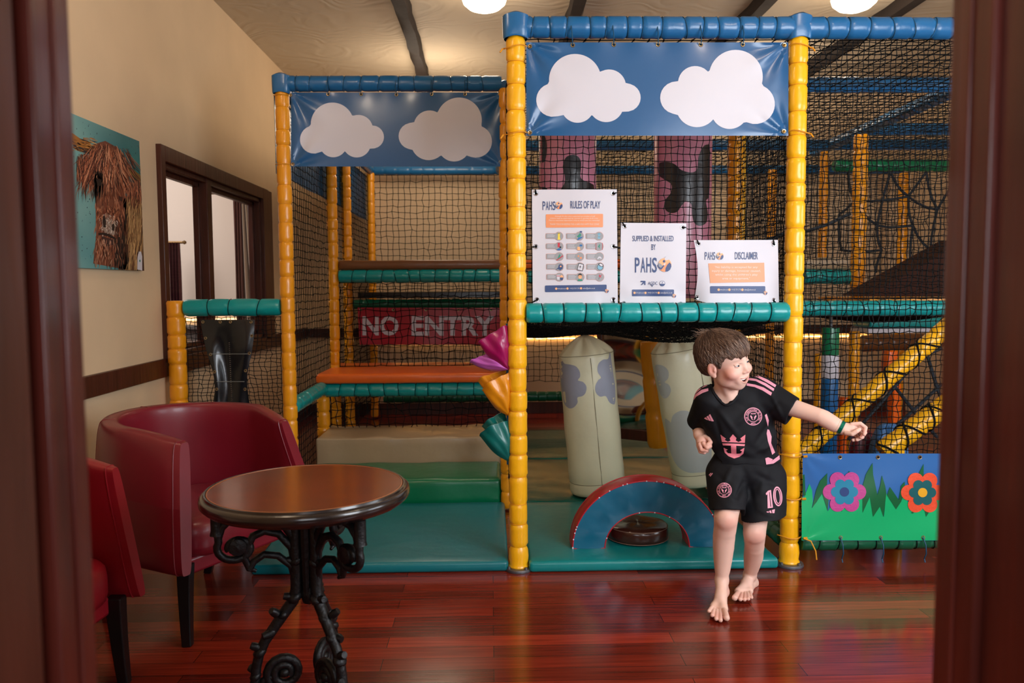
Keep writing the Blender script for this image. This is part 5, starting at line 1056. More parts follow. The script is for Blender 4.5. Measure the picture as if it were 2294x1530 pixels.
# ------------------------------------------------------------------ tub armchairs
LEA = mat('burgundy_leather', (118, 20, 36), .36, bump=.04, bscale=300, coat=.12, var=.08, vscale=4)
LEA2 = mat('crimson_leather', (140, 18, 32), .36, bump=.04, bscale=300, coat=.12, var=.08, vscale=4)
def armchair(loc, ang, m, label, sc=1., slp=.045):
    """local frame: faces +x; origin on the floor under the middle of the seat"""
    M = T((loc[0], loc[1], 0), ang) @ Matrix.Diagonal((sc, sc, 1, 1)); root = thing('tub_armchair', label, 'armchair', (loc[0], loc[1], 0))
    Rw, xs, t = .335, .31, .038      # half width, arm length beyond the arc centre, half thickness
    path = []; n1, n2 = 10, 44
    for k in range(n1): path.append((xs*(1-k/n1), -Rw, (1, 0), k/n1*.3))
    for k in range(n2+1): q = -pi/2-pi*k/n2; path.append((Rw*cos(q), Rw*sin(q), None, .3+.4*k/n2))
    for k in range(1, n1+1): path.append((xs*k/n1, Rw, (1, 0), .7+.3*k/n1))
    mb = MB(); N = len(path); sec = 22; ze = .285
    def ztop(u): s = abs(u-.5)*2; return .80-.062*s**1.6
    def F(u, v):
        i = u*(N-1); k = min(N-2, int(i)); f = i-k; a, b = path[k], path[k+1]; x = a[0]*(1-f)+b[0]*f; y = a[1]*(1-f)+b[1]*f; s = a[3]*(1-f)+b[3]*f
        j, l = path[max(0, k-1)], path[min(N-1, k+2)]; tx, ty = l[0]-j[0], l[1]-j[1]; d = sqrt(tx*tx+ty*ty); nx, ny = -ty/d, tx/d     # inward normal
        z1 = ztop(s); q = 2*pi*v; c, sn = cos(q), sin(q); e = .32
        px_ = (abs(c)**e)*(1 if c > 0 else -1); pz = (abs(sn)**e)*(1 if sn > 0 else -1)
        zc = (ze+z1)/2; hz = (z1-ze)/2; z = zc+pz*hz; hgt = (z-ze)/(z1-ze)
        endk = min(1, min(u, 1-u)*26); tt = t*(.55+.45*sqrt(endk))*(1.0+.12*sin(pi*hgt)); fl = -(.03+.06*max(0, x/.3))*hgt       # flares outwards
        ex = 0
        if u < .02 or u > .98: ex = .012*sin(pi*hgt)
        lean = slp*hgt*max(0, (x-.02)/.25)   # arm front slopes back towards the seat
        return M @ Vector((x+nx*(px_*tt+fl)-lean+.02*hgt*0+ex*0, y+ny*(px_*tt+fl), z))
    mb.grid(lambda u, v: F(u, v), N*1-1, 40, closeu=False)
    # close the two arm ends
    for u in (0, 1):
        ring = [F(u, k/40) for k in range(40)]; c = sum(ring, Vector())/40; o = len(mb.v); mb.add(ring+[c], [(k, (k+1) % 40, 40) if u == 0 else ((k+1) % 40, k, 40) for k in range(40)])
    sh = obj('back_shell', mb, m, root, angle=75)
    sm = MB()
    for s in (.30, .5, .70):
        pts = [F(s, v) for v in np.linspace(.98, 1.0, 3)]+[F(s, v) for v in np.linspace(0, .27, 14)]
        sm.tube(pts, .0022, 6)
    obj('seam', sm, m, sh)
    for u in (.012, .988):
        sm = MB().tube([F(u, v) for v in np.linspace(0, 1, 48)], .0022, 6); obj('piping', sm, m, sh)
    # seat cushion, D shaped
    mb = MB()
    def seat(u, v, z0=.30, z1=.445, e=.0):
        q = 2*pi*u; c, s = cos(q), sin(q); k = (abs(c)**5+abs(s)**5)**(-1/5) if c > 0 else (abs(c)**2.3+abs(s)**2.3)**(-1/2.3)
        w_ = [(0, 0), (.9, 0), (.98, .12), (1, .3), (1, .6), (.985, .82), (.94, .95), (.8, 1.02), (.5, 1.1), (0, 1.13)][min(9, int(v*9+.5))]
        return M @ Vector((.27*k*c*w_[0]+.01, .282*k*s*w_[0], z0+(z1-z0)*w_[1]))
    mb.grid(seat, 56, 9, closeu=True); obj('seat_cushion', mb, m, root, angle=70)
    mb = MB().box((-.26, -.27, .245), (.235, .27, .31), 0, M); obj('seat_rail', mb, m, root, bevel=.012, seg=3)
    for sx, sy in ((1, -1), (1, 1), (-1, -1), (-1, 1)):
        mb = MB(); pts = []; rr = []
        for k in range(9):
            v = k/8; z = .30*(1-v); spl = (.0+.05*v*v)*(1 if sx < 0 else .25); pts.append(M @ Vector(((.245 if sx > 0 else -.2)+(spl*sx), sy*(.285 if sx > 0 else .23)+sy*.012*v, z))); rr.append(.036-.012*v)
        mb.tube(pts, rr, 4); obj('leg', mb, BLKWOOD, root, smooth=False, bevel=.004)
    return root
armchair((-1.205, 3.27), radians(-29), LEA, 'burgundy leather tub armchair facing the round table, nearest the play frame', 1.06, .085)
armchair((-1.51, 2.32), radians(-6), LEA2, 'crimson leather tub armchair cut off by the door frame, nearest the camera', 1., .02)
# ------------------------------------------------------------------ pub table
tx, ty, th_ = -.548, 2.335, .722
root = thing('pub_table', 'round pub table with red brown top and black scrolled iron legs', 'table', (tx, ty, 0))
tm = mat('polished_tabletop', (124, 50, 22), .2, bump=.05, bscale=4, var=.35, vscale=3, stretch=(1.5, 22, 1), coat=.4)
R = .302
obj('tabletop', MB().lathe([(.001, th_-.001), (R*.925, th_-.001), (R*.93, th_-.004), (R*.93, th_-.02), (.001, th_-.02)], 96, 0, T((tx, ty, 0))), tm, root, angle=30)
rim = mat('ebony_rim', (30, 22, 20), .24, coat=.5, bump=.05)
obj('moulded_edge', MB().lathe([(R*.928, th_-.004), (R*.935, th_), (R*.95, th_+.0), (R*.958, th_-.006), (R*.975, th_-.007), (R*.993, th_-.012), (R, th_-.021), (R*.995, th_-.031), (R*.975, th_-.038), (R*.955, th_-.040), (R*.94, th_-.046), (R*.90, th_-.05), (.001, th_-.05)], 96, 0, T((tx, ty, 0))), rim, root, angle=50)
obj('inlay_line', MB().lathe([(R*.918, th_-.0008), (R*.919, th_+.0002), (R*.924, th_+.0002), (R*.926, th_-.0008)], 96, 0, T((tx, ty, 0))), mat('pale_inlay', (170, 104, 60), .35), root)
def spiral(c, r0, r1, a0, a1, n=26): return [(c[0]+(r0+(r1-r0)*k/n)*cos(a0+(a1-a0)*k/n), c[1]+(r0+(r1-r0)*k/n)*sin(a0+(a1-a0)*k/n)) for k in range(n+1)]
def ironleg(th):
    cs, sn = cos(th), sin(th); P = lambda r, z, o=0: Vector((tx+r*cs-o*sn, ty+r*sn+o*cs, z)); mb = MB()
    def tub(pts, r, flat=None): mb.tube([P(a, b) for a, b in pts], r, 9)
    # upright and leg: one branch-like casting
    leg = [(.035, .665), (.036, .60), (.038, .54), (.036, .48), (.037, .415), (.047, .38), (.074, .345), (.102, .307), (.13, .268), (.148, .228), (.157, .19), (.162, .14), (.166, .09), (.172, .045), (.185, .015)]
    tub(leg, [.017, .018, .019, .019, .018, .0175, .017, .016, .0155, .015, .015, .015, .015, .015, .017])
    # knobbly nodes
    for r, z, s in ((.043, .39, .026), (.078, .342, .021), (.113, .292, .021), (.146, .235, .022), (.16, .165, .019), (.036, .50, .023)):
        mb.lathe([(.0001, -s*.6), (s*.8, -s*.45), (s, 0), (s*.8, s*.45), (.0001, s*.6)], 10, 0, T(P(r, z)) @ Matrix.Rotation(th, 4, 'Z') @ Matrix.Rotation(radians(38), 4, 'Y'))
    for r, z, dr, dz, o in ((.047, .39, .035, .008, 0), (.113, .292, .03, -.004, .01), (.148, .25, .028, .012, 0), (.04, .5, .03, .005, 0), (.16, .18, .022, .01, -.01), (.095, .35, .02, .02, .014)):
        mb.tube([P(r, z, o), P(r+dr*.5, z+dz*.5, o*1.3), P(r+dr*.8, z+dz*.8, o*1.6)], [.013, .0125, .010], 8)
    # floor scroll turning inwards
    tub([(.170, .05), (.155, .06), (.135, .085), (.118, .115)]+spiral((.078, .165), .052, .017, -.7, -.7+3.4*pi), .0135)
    tub([(.150, .075), (.135, .11)]+spiral((.118, .135), .026, .009, -.2, pi*2.2), .0105)
    mb.lathe([(.0001, -.014), (.015, -.01), (.018, 0), (.015, .01), (.0001, .014)], 10, 0, T(P(.078, .165)))
    P0 = P; P = lambda r, z, o=0: P0(r if r < .05 else .05+(r-.05)*1.32, z, o)
    def tub(pts, r, flat=None): mb.tube([P(a, b) for a, b in pts], r, 9)
    # bracket: three arcs springing outwards under the top and a big scroll
    tub([(.036, .52), (.045, .575), (.07, .625), (.10, .648), (.14, .655), (.175, .645), (.195, .62), (.203, .59)], .0135)
    tub([(.036, .47), (.048, .54), (.075, .585), (.105, .598), (.13, .585), (.142, .555)], .012)
    tub([(.036, .42), (.05, .485), (.078, .52), (.108, .528), (.13, .51), (.14, .487)], .011)
    tub([(.203, .60)]+spiral((.165, .555), .042, .016, .5, -pi*2.1), .0115)
    mb.lathe([(.0001, -.02), (.024, -.016), (.03, 0), (.024, .016), (.0001, .02)], 14, 0, T(P(.162, .56)) @ Matrix.Rotation(th+pi/2, 4, 'Z') @ Matrix.Rotation(pi/2, 4, 'Y'))
    mb.tube([P(.142, .555), P(.15, .525), P(.14, .49), P(.125, .48)], [.012, .012, .01, .005], 7)
    # fixing lug
    mb.tube([P(.205, .668), P(.205, .61), P(.205, .598)], [.017, .017, .02], 8); mb.tube([P(.03, .664), P(.21, .664)], .010, 4)
    return mb
for th in (196, 316, 76): obj('leg', ironleg(radians(th)), BLACK, root, angle=60)
col_ = MB()
for k in range(3):
    q = radians(136+120*k); col_.tube([(tx+.02*cos(q), ty+.02*sin(q), .668), (tx+.018*cos(q), ty+.018*sin(q), .56), (tx+.016*cos(q), ty+.016*sin(q), .40)], [.016, .016, .012], 8)
col_.lathe([(.0001, .36), (.02, .37), (.028, .40), (.02, .43), (.0001, .44)], 16, 0, T((tx, ty, 0))).lathe([(.0001, .655), (.06, .655), (.06, .668), (.0001, .668)], 24, 0, T((tx, ty, 0)))
obj('centre_column', col_, BLACK, root)
# ------------------------------------------------------------------ distance-field modelling
class SDF:
    def __init__(s, lo, hi, h):
        s.h = h; s.lo = np.array(lo, float); n = np.ceil((np.array(hi)-s.lo)/h).astype(int)+1; s.n = n
        s.D = np.full(tuple(n), 1., np.float32); s.ax = [(s.lo[i]+h*np.arange(n[i])).astype(np.float32) for i in range(3)]
    def _blk(s, lo, hi, m):
        a = np.maximum(0, np.floor((np.array(lo)-m-s.lo)/s.h).astype(int)); b = np.minimum(s.n, np.ceil((np.array(hi)+m-s.lo)/s.h).astype(int)+1)
        sl = tuple(slice(int(a[i]), int(max(a[i], b[i]))) for i in range(3)); X, Y, Z = np.meshgrid(*[s.ax[i][sl[i]] for i in range(3)], indexing='ij', sparse=True)
        return sl, X, Y, Z
    def put(s, f, lo, hi, k=.01, op='add', m=.03):
        sl, X, Y, Z = s._blk(lo, hi, m+k); d = f(X, Y, Z).astype(np.float32); D = s.D[sl]
        if op == 'add': s.D[sl] = _smin(D, d, k)
        elif op == 'cut': s.D[sl] = -_smin(-D, d, k)
        return s
    def cone(s, a, b, ra, rb, k=.01, op='add', sq=1.):
        a = np.array(a, float); b = np.array(b, float); ab = b-a; L2 = max(1e-9, ab@ab); r = max(ra, rb)
        def f(X, Y, Z):
            t = np.clip(((X-a[0])*ab[0]+(Y-a[1])*ab[1]+(Z-a[2])*ab[2])/L2, 0, 1)
            return np.sqrt((X-a[0]-ab[0]*t)**2+((Y-a[1]-ab[1]*t)*sq)**2+(Z-a[2]-ab[2]*t)**2)-(ra+(rb-ra)*t)
        return s.put(f, np.minimum(a, b)-r, np.maximum(a, b)+r, k, op)
    def chain(s, pts, rs, k=.01, op='add'):
        Q = [np.array(p, float) for p in pts]; r = max(rs)
        def f(X, Y, Z):
            best = None
            for i in range(len(Q)-1):
                a, ab = Q[i], Q[i+1]-Q[i]; L2 = max(1e-9, ab@ab); t = np.clip(((X-a[0])*ab[0]+(Y-a[1])*ab[1]+(Z-a[2])*ab[2])/L2, 0, 1)
                d = np.sqrt((X-a[0]-ab[0]*t)**2+(Y-a[1]-ab[1]*t)**2+(Z-a[2]-ab[2]*t)**2)-(rs[i]+(rs[i+1]-rs[i])*t); best = d if best is None else np.minimum(best, d)
            return best
        return s.put(f, np.min(Q, 0)-r, np.max(Q, 0)+r, k, op)
    def ell(s, c, r, B=None, k=.01, op='add'):
        c = np.array(c, float); r = np.array(r, float); B = np.eye(3) if B is None else np.array(B, float); R = r.max(); rm = r.min()
        def f(X, Y, Z):
            dx, dy, dz = X-c[0], Y-c[1], Z-c[2]; q = [(dx*B[i][0]+dy*B[i][1]+dz*B[i][2])/r[i] for i in range(3)]
            k0 = np.sqrt(q[0]**2+q[1]**2+q[2]**2); k1 = np.sqrt((q[0]/r[0])**2+(q[1]/r[1])**2+(q[2]/r[2])**2)+1e-6
            return k0*(k0-1)/k1
        return s.put(f, c-R, c+R, k, op)
    def mesh(s):
        D = s.D; h = s.h; I = D < 0; n = D.shape
        c = [I[a:n[0]-1+a, b:n[1]-1+b, e:n[2]-1+e] for a in (0, 1) for b in (0, 1) for e in (0, 1)]
        cnt = sum(x.astype(np.uint8) for x in c); act = (cnt > 0) & (cnt < 8); idx = np.argwhere(act)
        num = np.full(act.shape, -1, np.int64); num[act] = np.arange(len(idx))
        P = np.zeros((len(idx), 3)); W = np.zeros(len(idx)); vals = {}
        for a in (0, 1):
            for b in (0, 1):
                for e in (0, 1): vals[a, b, e] = D[idx[:, 0]+a, idx[:, 1]+b, idx[:, 2]+e].astype(float)
        for ax_ in range(3):
            for u in (0, 1):
                for v in (0, 1):
                    k0 = [0, 0, 0]; o = [i for i in range(3) if i != ax_]; k0[o[0]] = u; k0[o[1]] = v; k1 = list(k0); k1[ax_] = 1
                    A, Bv = vals[tuple(k0)], vals[tuple(k1)]; mm = (A < 0) != (Bv < 0); t = np.where(mm, A/(A-Bv+1e-12), 0)
                    p = np.tile(np.array(k0, float), (len(idx), 1)); p[:, ax_] += t; P[mm] += p[mm]; W += mm
        V = s.lo+(idx+P/W[:, None])*h; F = []
        for ax_ in range(3):
            o = [(ax_+1) % 3, (ax_+2) % 3]
            s0 = [slice(1, n[i]-1) for i in range(3)]; s0[ax_] = slice(0, n[ax_]-1); s1 = list(s0); s1[ax_] = slice(1, n[ax_])
            A, Bv = I[tuple(s0)], I[tuple(s1)]; q = np.argwhere(A != Bv); sg = A[tuple(q.T)]
            base = q+np.array([s0[i].start for i in range(3)])
            def cell(du, dv): b = base.copy(); b[:, o[0]] -= du; b[:, o[1]] -= dv; return num[tuple(b.T)]
            f = np.stack([cell(1, 1), cell(0, 1), cell(0, 0), cell(1, 0)], 1); f[~sg] = f[~sg][:, ::-1]; F.append(f)
        return V, np.concatenate(F)
def _smin(a, b, k):
    if k <= 0: return np.minimum(a, b)
    h = np.clip(.5+.5*(b-a)/k, 0, 1); return b*(1-h)+a*h-k*h*(1-h)
def np_obj(name, V, F, m, parent, col=None):
    me = bpy.data.meshes.new(name); me.vertices.add(len(V)); me.vertices.foreach_set('co', np.asarray(V, np.float32).ravel())
    me.loops.add(F.size); me.loops.foreach_set('vertex_index', F.astype(np.int32).ravel()); me.polygons.add(len(F)); me.polygons.foreach_set('loop_start', np.arange(0, F.size, 4, dtype=np.int32))
    me.update(calc_edges=True); me.validate(); me.polygons.foreach_set('use_smooth', [True]*len(me.polygons)); me.materials.append(m)
    if col is not None: a = me.color_attributes.new('Col', 'FLOAT_COLOR', 'POINT'); a.data.foreach_set('color', np.asarray(col, np.float32).ravel())
    return link(name, me, parent)
def A3(x, y, Y): v = at(x, y, Y); return np.array((v.x, v.y, v.z))
# ------------------------------------------------------------------ the boy
boy = thing('person', 'young boy in a black and pink football kit running barefoot, smiling over his left shoulder', 'person', (A3(1640, 1350, 3.2)[0], 3.2, 0))
def _rot(y, p, r):
    L, Fv, U = np.array((1., 0, 0)), np.array((0, -1., 0)), np.array((0, 0, 1.)); Fv, U = Fv*cos(p)+U*sin(p), U*cos(p)-Fv*sin(p); L, U = L*cos(r)+U*sin(r), U*cos(r)-L*sin(r)
    Rz = np.array([[cos(y), -sin(y), 0], [sin(y), cos(y), 0], [0, 0, 1]]); return Rz @ L, Rz @ Fv, Rz @ U
HL, HF, HU = _rot(.67, -.02, .20); HO = np.array((.9515, 3.2, .9925)); HS = 1.075
def hd(l, f, u): return HO+HS*(HL*l+HF*f+HU*u)
HB = [HL, HF, HU]
g = SDF((.72, 2.90, -.012), (1.50, 3.56, 1.16), .0026)
E_ = lambda c, r, k=.012, op='add', B=HB: g.ell(hd(*c), np.array(r)*HS, B, k, op)
# skull and face
E_((0, -.018, .034), (.073, .092, .078)); E_((0, .022, .02), (.062, .064, .066), .02); E_((0, .030, -.034), (.050, .050, .058), .025)
E_((0, .049, -.080), (.026, .024, .022), .022); E_((0, .028, -.068), (.040, .040, .03), .02)
for s_ in (-1, 1):
    E_((s_*.041, .055, -.029), (.026, .026, .023), .02)
    E_((s_*.046, .018, -.055), (.014, .03, .025), .02)
g.cone(hd(0, .076, .012), hd(0, .088, -.020), .008*HS, .0095*HS, .012); E_((0, .0915, -.025), (.0100, .0105, .0085), .006)
for s_ in (-1, 1): E_((s_*.0100, .0855, -.029), (.0068, .008, .006), .005)
for s_ in (-1, 1):
    E_((s_*.0295, .0875, .001), (.0150, .011, .0085), .007, 'cut')
# mouth: lips then opening (smiling)
E_((0, .068, -.056), (.034, .014, .022), .014)
def mz(l): return -.0560+9.*l*l
for s_ in (-1, 1):
    up = [hd(s_*l, .0835-8.5*l*l, mz(l)+.0028*(1-(l/.031)**2)) for l in (0, .009, .017, .024, .0295)]; g.chain(up, [.0036, .0036, .0032, .0026, .0018], .004)
    lo = [hd(s_*l, .0815-8.5*l*l, mz(l)-.0135*(1-(l/.031)**2)) for l in (0, .009, .017, .024, .0295)]; g.chain(lo, [.0044, .0042, .0036, .0028, .0018], .004)
def mouthf(X, Y, Z):
    a = (X-HO[0], Y-HO[1], Z-HO[2]); l, f, u = [sum(a[i]*Bv[i] for i in range(3))/HS for Bv in HB]; w_ = np.clip(1-(l/.0290)**2, 0, 1)
    return np.maximum(np.maximum(np.abs(l)-.0285, .048-f), np.abs(u-(-.0560+9.*l*l-.0052*w_))-.0060*w_)
g.put(mouthf, hd(0, .08, -.06)-.035, hd(0, .08, -.06)+.035, .001, 'cut')
# ears
for s_ in (-1, 1):
    Bt = [HL*.93+HF*.37*s_*1, HF*.93-HL*.37*s_*1, HU]
    g.ell(hd(s_*.0755, -.008, -.010), np.array((.0075, .0175, .028))*HS, Bt, .006); g.ell(hd(s_*.083, -.002, -.007), np.array((.006, .0095, .0165))*HS, Bt, .004, 'cut')
    g.ell(hd(s_*.0755, .004, -.012), np.array((.004, .005, .007))*HS, Bt, .003); g.ell(hd(s_*.073, -.002, -.034), np.array((.006, .008, .009))*HS, Bt, .005)
# neck and torso
nk = A3(1630, 893, 3.27); g.cone(hd(-.0, -.012, -.055), nk, .043, .046, .02); g.cone(hd(-.035, .0, -.05), A3(1640, 905, 3.225), .012, .010, .016)
sR, sL = A3(1588, 893, 3.285), A3(1717, 890, 3.255)
g.cone(nk, sR, .045, .043, .03); g.cone(nk, sL, .045, .045, .03)
ch, be, pe = A3(1655, 945, 3.265), A3(1668, 1010, 3.27), A3(1670, 1060, 3.30)
g.ell(ch, (.112, .072, .11), None, .03); g.ell(be, (.10, .066, .10), None, .03); g.ell(pe, (.104, .070, .08), None, .03)
# left arm reaching out
el, wr = A3(1836, 932, 3.12), A3(1889, 960, 3.08)
LA = [sL, A3(1775, 913, 3.19), el, A3(1862, 947, 3.10), wr]; g.chain(LA, [.043, .036, .0305, .0295, .0225], .012)
g.cone(A3(1848, 938, 3.115), A3(1868, 950, 3.095), .029, .026, .015)
pm_ = A3(1907, 962, 3.07); g.cone(wr, pm_, .022, .021, .012); g.ell(A3(1905, 962, 3.075), (.030, .021, .022), None, .01)
def finger(pts, r): g.chain([A3(*p) for p in pts], [r, r*.97, r*.9, r*.82][:len(pts)], .0025)
finger([(1908, 951, 3.065), (1927, 949, 3.055), (1939, 958, 3.045), (1936, 973, 3.035)], .0088)
finger([(1912, 957, 3.085), (1931, 958, 3.080), (1938, 969, 3.070), (1929, 980, 3.055)], .0090)
finger([(1910, 965, 3.100), (1927, 968, 3.100), (1932, 979, 3.085), (1920, 985, 3.070)], .0086)
finger([(1905, 970, 3.110), (1919, 976, 3.110), (1922, 984, 3.095), (1911, 986, 3.080)], .0076)
finger([(1896, 970, 3.055), (1909, 972, 3.035), (1919, 966, 3.030), (1925, 962, 3.035)], .0098)
# right arm swinging back
eR, wR = A3(1562, 940, 3.43), A3(1567, 973, 3.31)
g.chain([sR, A3(1573, 915, 3.36), eR, A3(1565, 958, 3.37), wR], [.043, .036, .030, .0285, .0235], .012)
g.cone(wR, A3(1573, 990, 3.28), .023, .024, .012); g.ell(A3(1575, 991, 3.275), (.026, .022, .030), None, .01)
finger([(1568, 995, 3.255), (1572, 1008, 3.245), (1582, 1009, 3.235), (1588, 1001, 3.245)], .0088)
finger([(1576, 993, 3.245), (1584, 1003, 3.230), (1591, 1000, 3.232), (1590, 992, 3.245)], .0090)
finger([(1564, 998, 3.275), (1569, 1012, 3.270), (1578, 1014, 3.260), (1583, 1007, 3.262)], .0084)
finger([(1571, 1000, 3.290), (1577, 1013, 3.290), (1585, 1011, 3.285), (1586, 1004, 3.285)], .0076)
finger([(1578, 978, 3.270), (1588, 983, 3.250), (1592, 991, 3.238), (1585, 996, 3.232)], .0096)
# legs
hR, kR, aR = A3(1640, 1045, 3.32), A3(1626, 1163, 3.115), A3(1617, 1300, 3.165)
hL_, kL, aL = A3(1700, 1045, 3.32), A3(1690, 1195, 3.175), A3(1680, 1287, 3.325)
g.chain([hR, kR, A3(1625, 1185, 3.13)], [.070, .046, .040], .02); g.chain([A3(1626, 1165, 3.12), A3(1622, 1205, 3.145), A3(1619, 1255, 3.16), aR], [.043, .0425, .0345, .0235], .010); g.ell(A3(1627, 1162, 3.095), (.031, .026, .036), None, .02); g.chain([A3(1622, 1185, 3.16), A3(1621, 1222, 3.18), A3(1619, 1270, 3.18)], [.036, .041, .027], .02)
g.chain([hL_, kL, A3(1690, 1210, 3.20)], [.070, .044, .038], .02); g.chain([A3(1690, 1196, 3.18), A3(1690, 1225, 3.22), A3(1685, 1260, 3.28), aL], [.041, .039, .032, .0230], .010); g.ell(A3(1690, 1193, 3.155), (.031, .026, .034), None, .02); g.chain([A3(1690, 1215, 3.24), A3(1689, 1243, 3.275), A3(1685, 1270, 3.315)], [.034, .037, .026], .02)
# feet
def foot(an, heel, b1, b2, toes, inst):
    g.cone(an, heel, .024, .026, .014); g.cone(an, inst, .024, .022, .014); g.cone(heel, b2, .020, .012, .015); g.cone(heel, b1, .019, .014, .015); g.cone(inst, b1, .019, .0135, .014); g.cone(inst, b2, .017, .0115, .014); g.cone(b1, b2, .0135, .0115, .008)
    for p, q, r in toes: g.chain([p, (p+q)/2+np.array((0, -.002, .004)), q+(q-p)*.12], [r*.9, r*.86, r*1.0], .002)
foot(aR, A3(1619, 1325, 3.20), A3(1621, 1364, 3.065), A3(1599, 1359, 3.09),
     [(A3(1622, 1366, 3.055), A3(1627, 1382, 2.995), .0125), (A3(1613, 1368, 3.055), A3(1614, 1387, 2.985), .0085), (A3(1606, 1367, 3.06), A3(1604.5, 1384, 2.992), .0082), (A3(1600, 1365, 3.07), A3(1596, 1377, 3.01), .0078), (A3(1595, 1360, 3.085), A3(1589, 1368, 3.035), .0074)], A3(1615, 1335, 3.11))
foot(aL, A3(1685, 1305, 3.365), A3(1655, 1325, 3.235), A3(1679, 1324, 3.25),
     [(A3(1655, 1327, 3.23), A3(1647, 1338, 3.175), .0122), (A3(1662, 1328, 3.23), A3(1659, 1341, 3.165), .0084), (A3(1669, 1328, 3.23), A3(1668, 1341.5, 3.165), .0082), (A3(1674, 1327, 3.235), A3(1676, 1340, 3.17), .0078), (A3(1679, 1325, 3.245), A3(1683, 1337, 3.185), .0074)], A3(1673, 1307, 3.29))
V, F = g.mesh(); V[:, 2] = np.maximum(V[:, 2], .0005)
# skin colour: painted blush on cheeks, nose, lips, knees, knuckles and toes
def blob(c, r): return np.exp(-np.sum(((V-np.array(c))/np.array(r))**2, 1))[:, None]
base = np.array(lin((228, 188, 170))); C = np.tile(base, (len(V), 1))
def tint(C, wgt, rgb): return C*(1-wgt)+np.array(lin(rgb))*wgt
for s_ in (-1, 1): C = tint(C, .62*blob(hd(s_*.050, .050, -.030), .028), (222, 104, 92)); C = tint(C, .6*blob(hd(s_*.078, -.012, -.008), .024), (220, 124, 110))
C = tint(C, .35*blob(hd(0, .1, -.026), .012), (218, 130, 116))
for p, r in ((kR+np.array((0, -.04, 0)), .04), (kL+np.array((0, -.04, 0)), .035)): C = tint(C, .42*blob(p, r), (214, 130, 112))
for p, r in ((A3(1932, 968, 3.05), .028), (A3(1583, 1000, 3.25), .045), (A3(1608, 1385, 3.0), .035), (A3(1665, 1342, 3.18), .035), (A3(1620, 1325, 3.19), .03)): C = tint(C, .45*blob(p, r), (212, 112, 96))
loc = (V-HO)/HS; l_, f_, u_ = loc@HL, loc@HF, loc@HU
wl_ = np.clip(1-(l_/.032)**2, 0, 1); mc = -.0560+9.*l_*l_-.0052*wl_; lips = np.clip(1-np.abs(np.abs(u_-mc)-.0088*wl_)/(.0036*wl_+.0005), 0, 1)*(f_ > .055)*(np.abs(l_) < .031); C = tint(C, .6*lips[:, None], (200, 92, 92))
inm = ((np.abs(l_) < .029) & (np.abs(u_-mc) < .0068) & (f_ > .04) & (f_ < .0770-8*l_*l_))[:, None]; C = np.where(inm, np.array(lin((96, 22, 26))), C)
for s_ in (-1, 1):
    br = np.exp(-(((l_-s_*.030)/.019)**4+((u_-.0205+.12*np.abs(l_-s_*.028)-.0)/.0034)**2))*(f_ > .05); C = tint(C, .38*br[:, None], (150, 110, 88))
    ls = .5*np.exp(-(((l_-s_*.0295)/.0155)**4+((u_-.0088+((l_-s_*.0295)**2)*14)/.0014)**2))*(f_ > .05); C = tint(C, .75*ls[:, None], (70, 46, 40))
SKIN = vmat('skin', .5, bump=.05, bscale=120, sss=.12, spec=.4)
body = np_obj('body', V, F, SKIN, boy, np.concatenate([C, np.ones((len(C), 1))], 1))
# eyes, teeth
for s_ in (-1, 1):
    c = hd(s_*.0295, .0655, .0010); R_ = .0132*HS; q = Vector((0, 0, 1)).rotation_difference(Vector(HF*.93+HL*.18-HU*.06)).to_matrix().to_4x4(); M = Matrix.Translation(Vector(c)) @ q; mb = MB()
    prof = [(R_*sin(a), R_*cos(a)) for a in np.linspace(pi, .62, 14)]; mb.lathe([(max(.0001, r), z) for r, z in prof], 24, 0, M)
    mb.lathe([(R_*sin(.62), R_*cos(.62)), (R_*sin(.3), R_*cos(.3))], 24, 1, M); mb.lathe([(R_*sin(.3), R_*cos(.3)+.0001), (.0001, R_+.0001)], 24, 2, M)
    e = obj('eye', mb, [mat('eye_white', (226, 220, 216), .15), mat('blue_grey_iris', (58, 74, 88), .15), mat('pupil', (10, 10, 12), .1)], boy)
    for sg, m_ in ((1, 'lid_skin'), (-1, 'lid_skin')):
        mb = MB()
        def lid(u, v, sg=sg, s_=s_):
            t = (u-.5)*2; a0 = (.0037 if sg > 0 else -.0026)*(1-t*t)**.6+(.0002); x = t*.0145; z = a0+sg*v*(.0075+.003*(1-t*t)); y = .0655+sqrt(max(1e-6, .0146**2-(x*.72)**2-(z*.8)**2))+(-.0035*v*v-.003*t*t)
            return Vector(hd(s_*.0295+x, y, .0010+z))
        mb.grid(lid, 16, 5); mb.tube([lid(k/16, 0) for k in range(17)], .00045 if sg > 0 else .0002, 5, mi=1)
        obj('eyelid', mb, [mat('lid_skin', (228, 184, 166), .5), mat('lash', (74, 50, 42), .6)], e)
mb = MB(); mb.grid(lambda u, v: Vector(hd(-.0245+.049*u, .0765-.0070*((u-.5)*2)**2+.001*v, -.0550+9.*(.0245*(u-.5)*2)**2-.0055*v-.0004*abs(sin(u*pi*8)))), 32, 4)
lab(obj('teeth', mb, mat('enamel', (232, 226, 212), .2), boy), 'upper teeth in an open smile')
